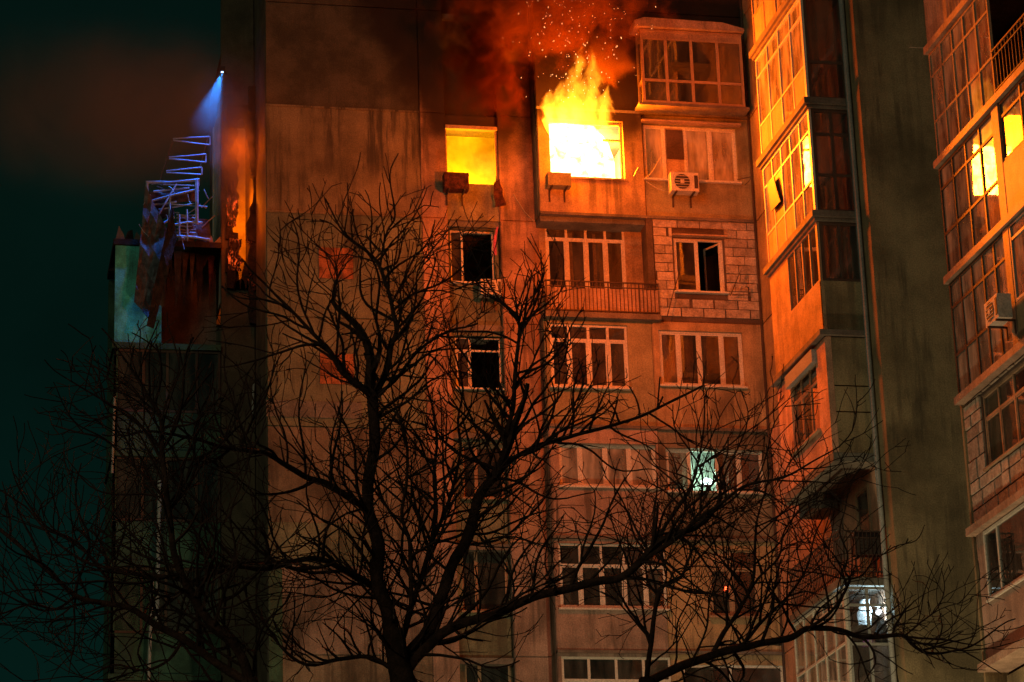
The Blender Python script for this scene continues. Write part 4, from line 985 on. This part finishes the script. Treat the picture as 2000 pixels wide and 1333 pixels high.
G = [('trunk', [(1250, 1480), (1256, 1400), (1264, 1328)], .40, .26, (0, 0)),
     ('limb', [(1262, 1340), (1305, 1315), (1351, 1294), (1393, 1278), (1434, 1270), (1471, 1257), (1500, 1254), (1548, 1244), (1578, 1230), (1612, 1230), (1646, 1235), (1680, 1247), (1731, 1245), (1765, 1244), (1779, 1257), (1806, 1274), (1833, 1278), (1857, 1274), (1900, 1262), (1950, 1225)], .24, .03, (0, .8)),
     ('limb', [(1578, 1230), (1612, 1206), (1636, 1179), (1653, 1149), (1660, 1132), (1650, 1115), (1656, 1084), (1640, 1040), (1650, 1000)], .09, .02, (.3, -.4)),
     ('limb', [(1660, 1132), (1684, 1125), (1704, 1101), (1745, 1070), (1789, 1057), (1806, 1026)], .05, .015, (0, .3)),
     ('limb', [(1765, 1244), (1800, 1215), (1830, 1190), (1845, 1150), (1838, 1110)], .05, .015, (.5, .9)),
     ('limb', [(1264, 1325), (1268, 1278), (1276, 1216), (1285, 1162), (1297, 1145), (1330, 1129), (1347, 1087), (1359, 1050), (1355, 1012), (1340, 970)], .14, .02, (0, -.7)),
     ('limb', [(1284, 1165), (1274, 1120), (1262, 1080), (1240, 1050), (1225, 1000), (1205, 960), (1180, 930)], .07, .02, (-.2, .5)),
     ('limb', [(1390, 1280), (1413, 1236), (1438, 1199), (1459, 1162), (1472, 1120), (1476, 1046), (1480, 1012), (1500, 940), (1498, 880)], .13, .02, (.2, -.3)),
     ('limb', [(1445, 1262), (1484, 1220), (1540, 1166), (1575, 1110), (1590, 1050), (1620, 990)], .10, .02, (.2, .9)),
     ('limb', [(1459, 1165), (1480, 1130), (1520, 1090), (1530, 1040), (1560, 1000), (1600, 960)], .07, .02, (.1, -.8)),
     ('limb', [(1351, 1294), (1380, 1230), (1385, 1180), (1400, 1130), (1395, 1080)], .06, .02, (0, .5))]
b0 = onY(1250, 1480, 34)
tree('tree', 34, Vector((b0.x - .2, 34, 0)), G, 'bare tree on the right with long low branches', Vector((.2, 0, .5)), 4.6, 1.35, [(900, 1000), (1200, 900), (1500, 850), (1640, 880), (1700, 1020), (1950, 1060), (2050, 1180)])
H = [('trunk', [(540, 1460), (515, 1390), (493, 1332)], .42, .24, (0, 0)),
     ('limb', [(500, 1345), (462, 1264), (420, 1222), (379, 1170), (358, 1134), (342, 1082), (332, 1004), (316, 900), (316, 822), (285, 770), (254, 718), (235, 690)], .24, .03, (0, -.8)),
     ('limb', [(495, 1340), (462, 1321), (410, 1285), (358, 1248), (306, 1222), (254, 1186), (202, 1176), (150, 1165), (80, 1105), (0, 1035), (-60, 990)], .20, .05, (0, 1.)),
     ('limb', [(358, 1134), (306, 1124), (254, 1118), (176, 1103), (110, 1060), (60, 1000)], .10, .03, (-.3, .3)),
     ('limb', [(316, 880), (280, 840), (230, 800), (180, 770), (130, 740)], .07, .02, (-.5, -1.)),
     ('limb', [(330, 990), (300, 950), (250, 900), (205, 860), (150, 845), (100, 830)], .08, .02, (-.4, .4)),
     ('limb', [(330, 1000), (370, 950), (390, 900), (430, 870), (470, 800), (480, 740)], .08, .02, (-.4, .8)),
     ('limb', [(254, 1186), (200, 1120), (150, 1060), (90, 1030), (40, 960), (20, 900)], .07, .02, (.6, -.2)),
     ('limb', [(150, 1165), (110, 1190), (60, 1180), (0, 1200), (-40, 1190)], .07, .02, (.8, .2)),
     ('limb', [(358, 1248), (330, 1290), (280, 1310), (220, 1300), (160, 1330)], .08, .02, (.4, .8)),
     ('limb', [(420, 1222), (440, 1150), (460, 1080), (450, 1010), (470, 950)], .08, .02, (-.2, -.9)),
     ('limb', [(316, 822), (330, 770), (350, 720), (340, 670)], .05, .02, (-.8, -.4))]
b0 = onY(540, 1460, 30)
tree('tree', 30, Vector((b0.x + .3, 30, 0)), H, 'bare tree on the left, darkest and thickest with twigs', Vector((-.1, 0, .5)), 4.6, 1.45, [(-200, 900), (0, 900), (120, 700), (300, 640), (420, 700), (600, 900)])
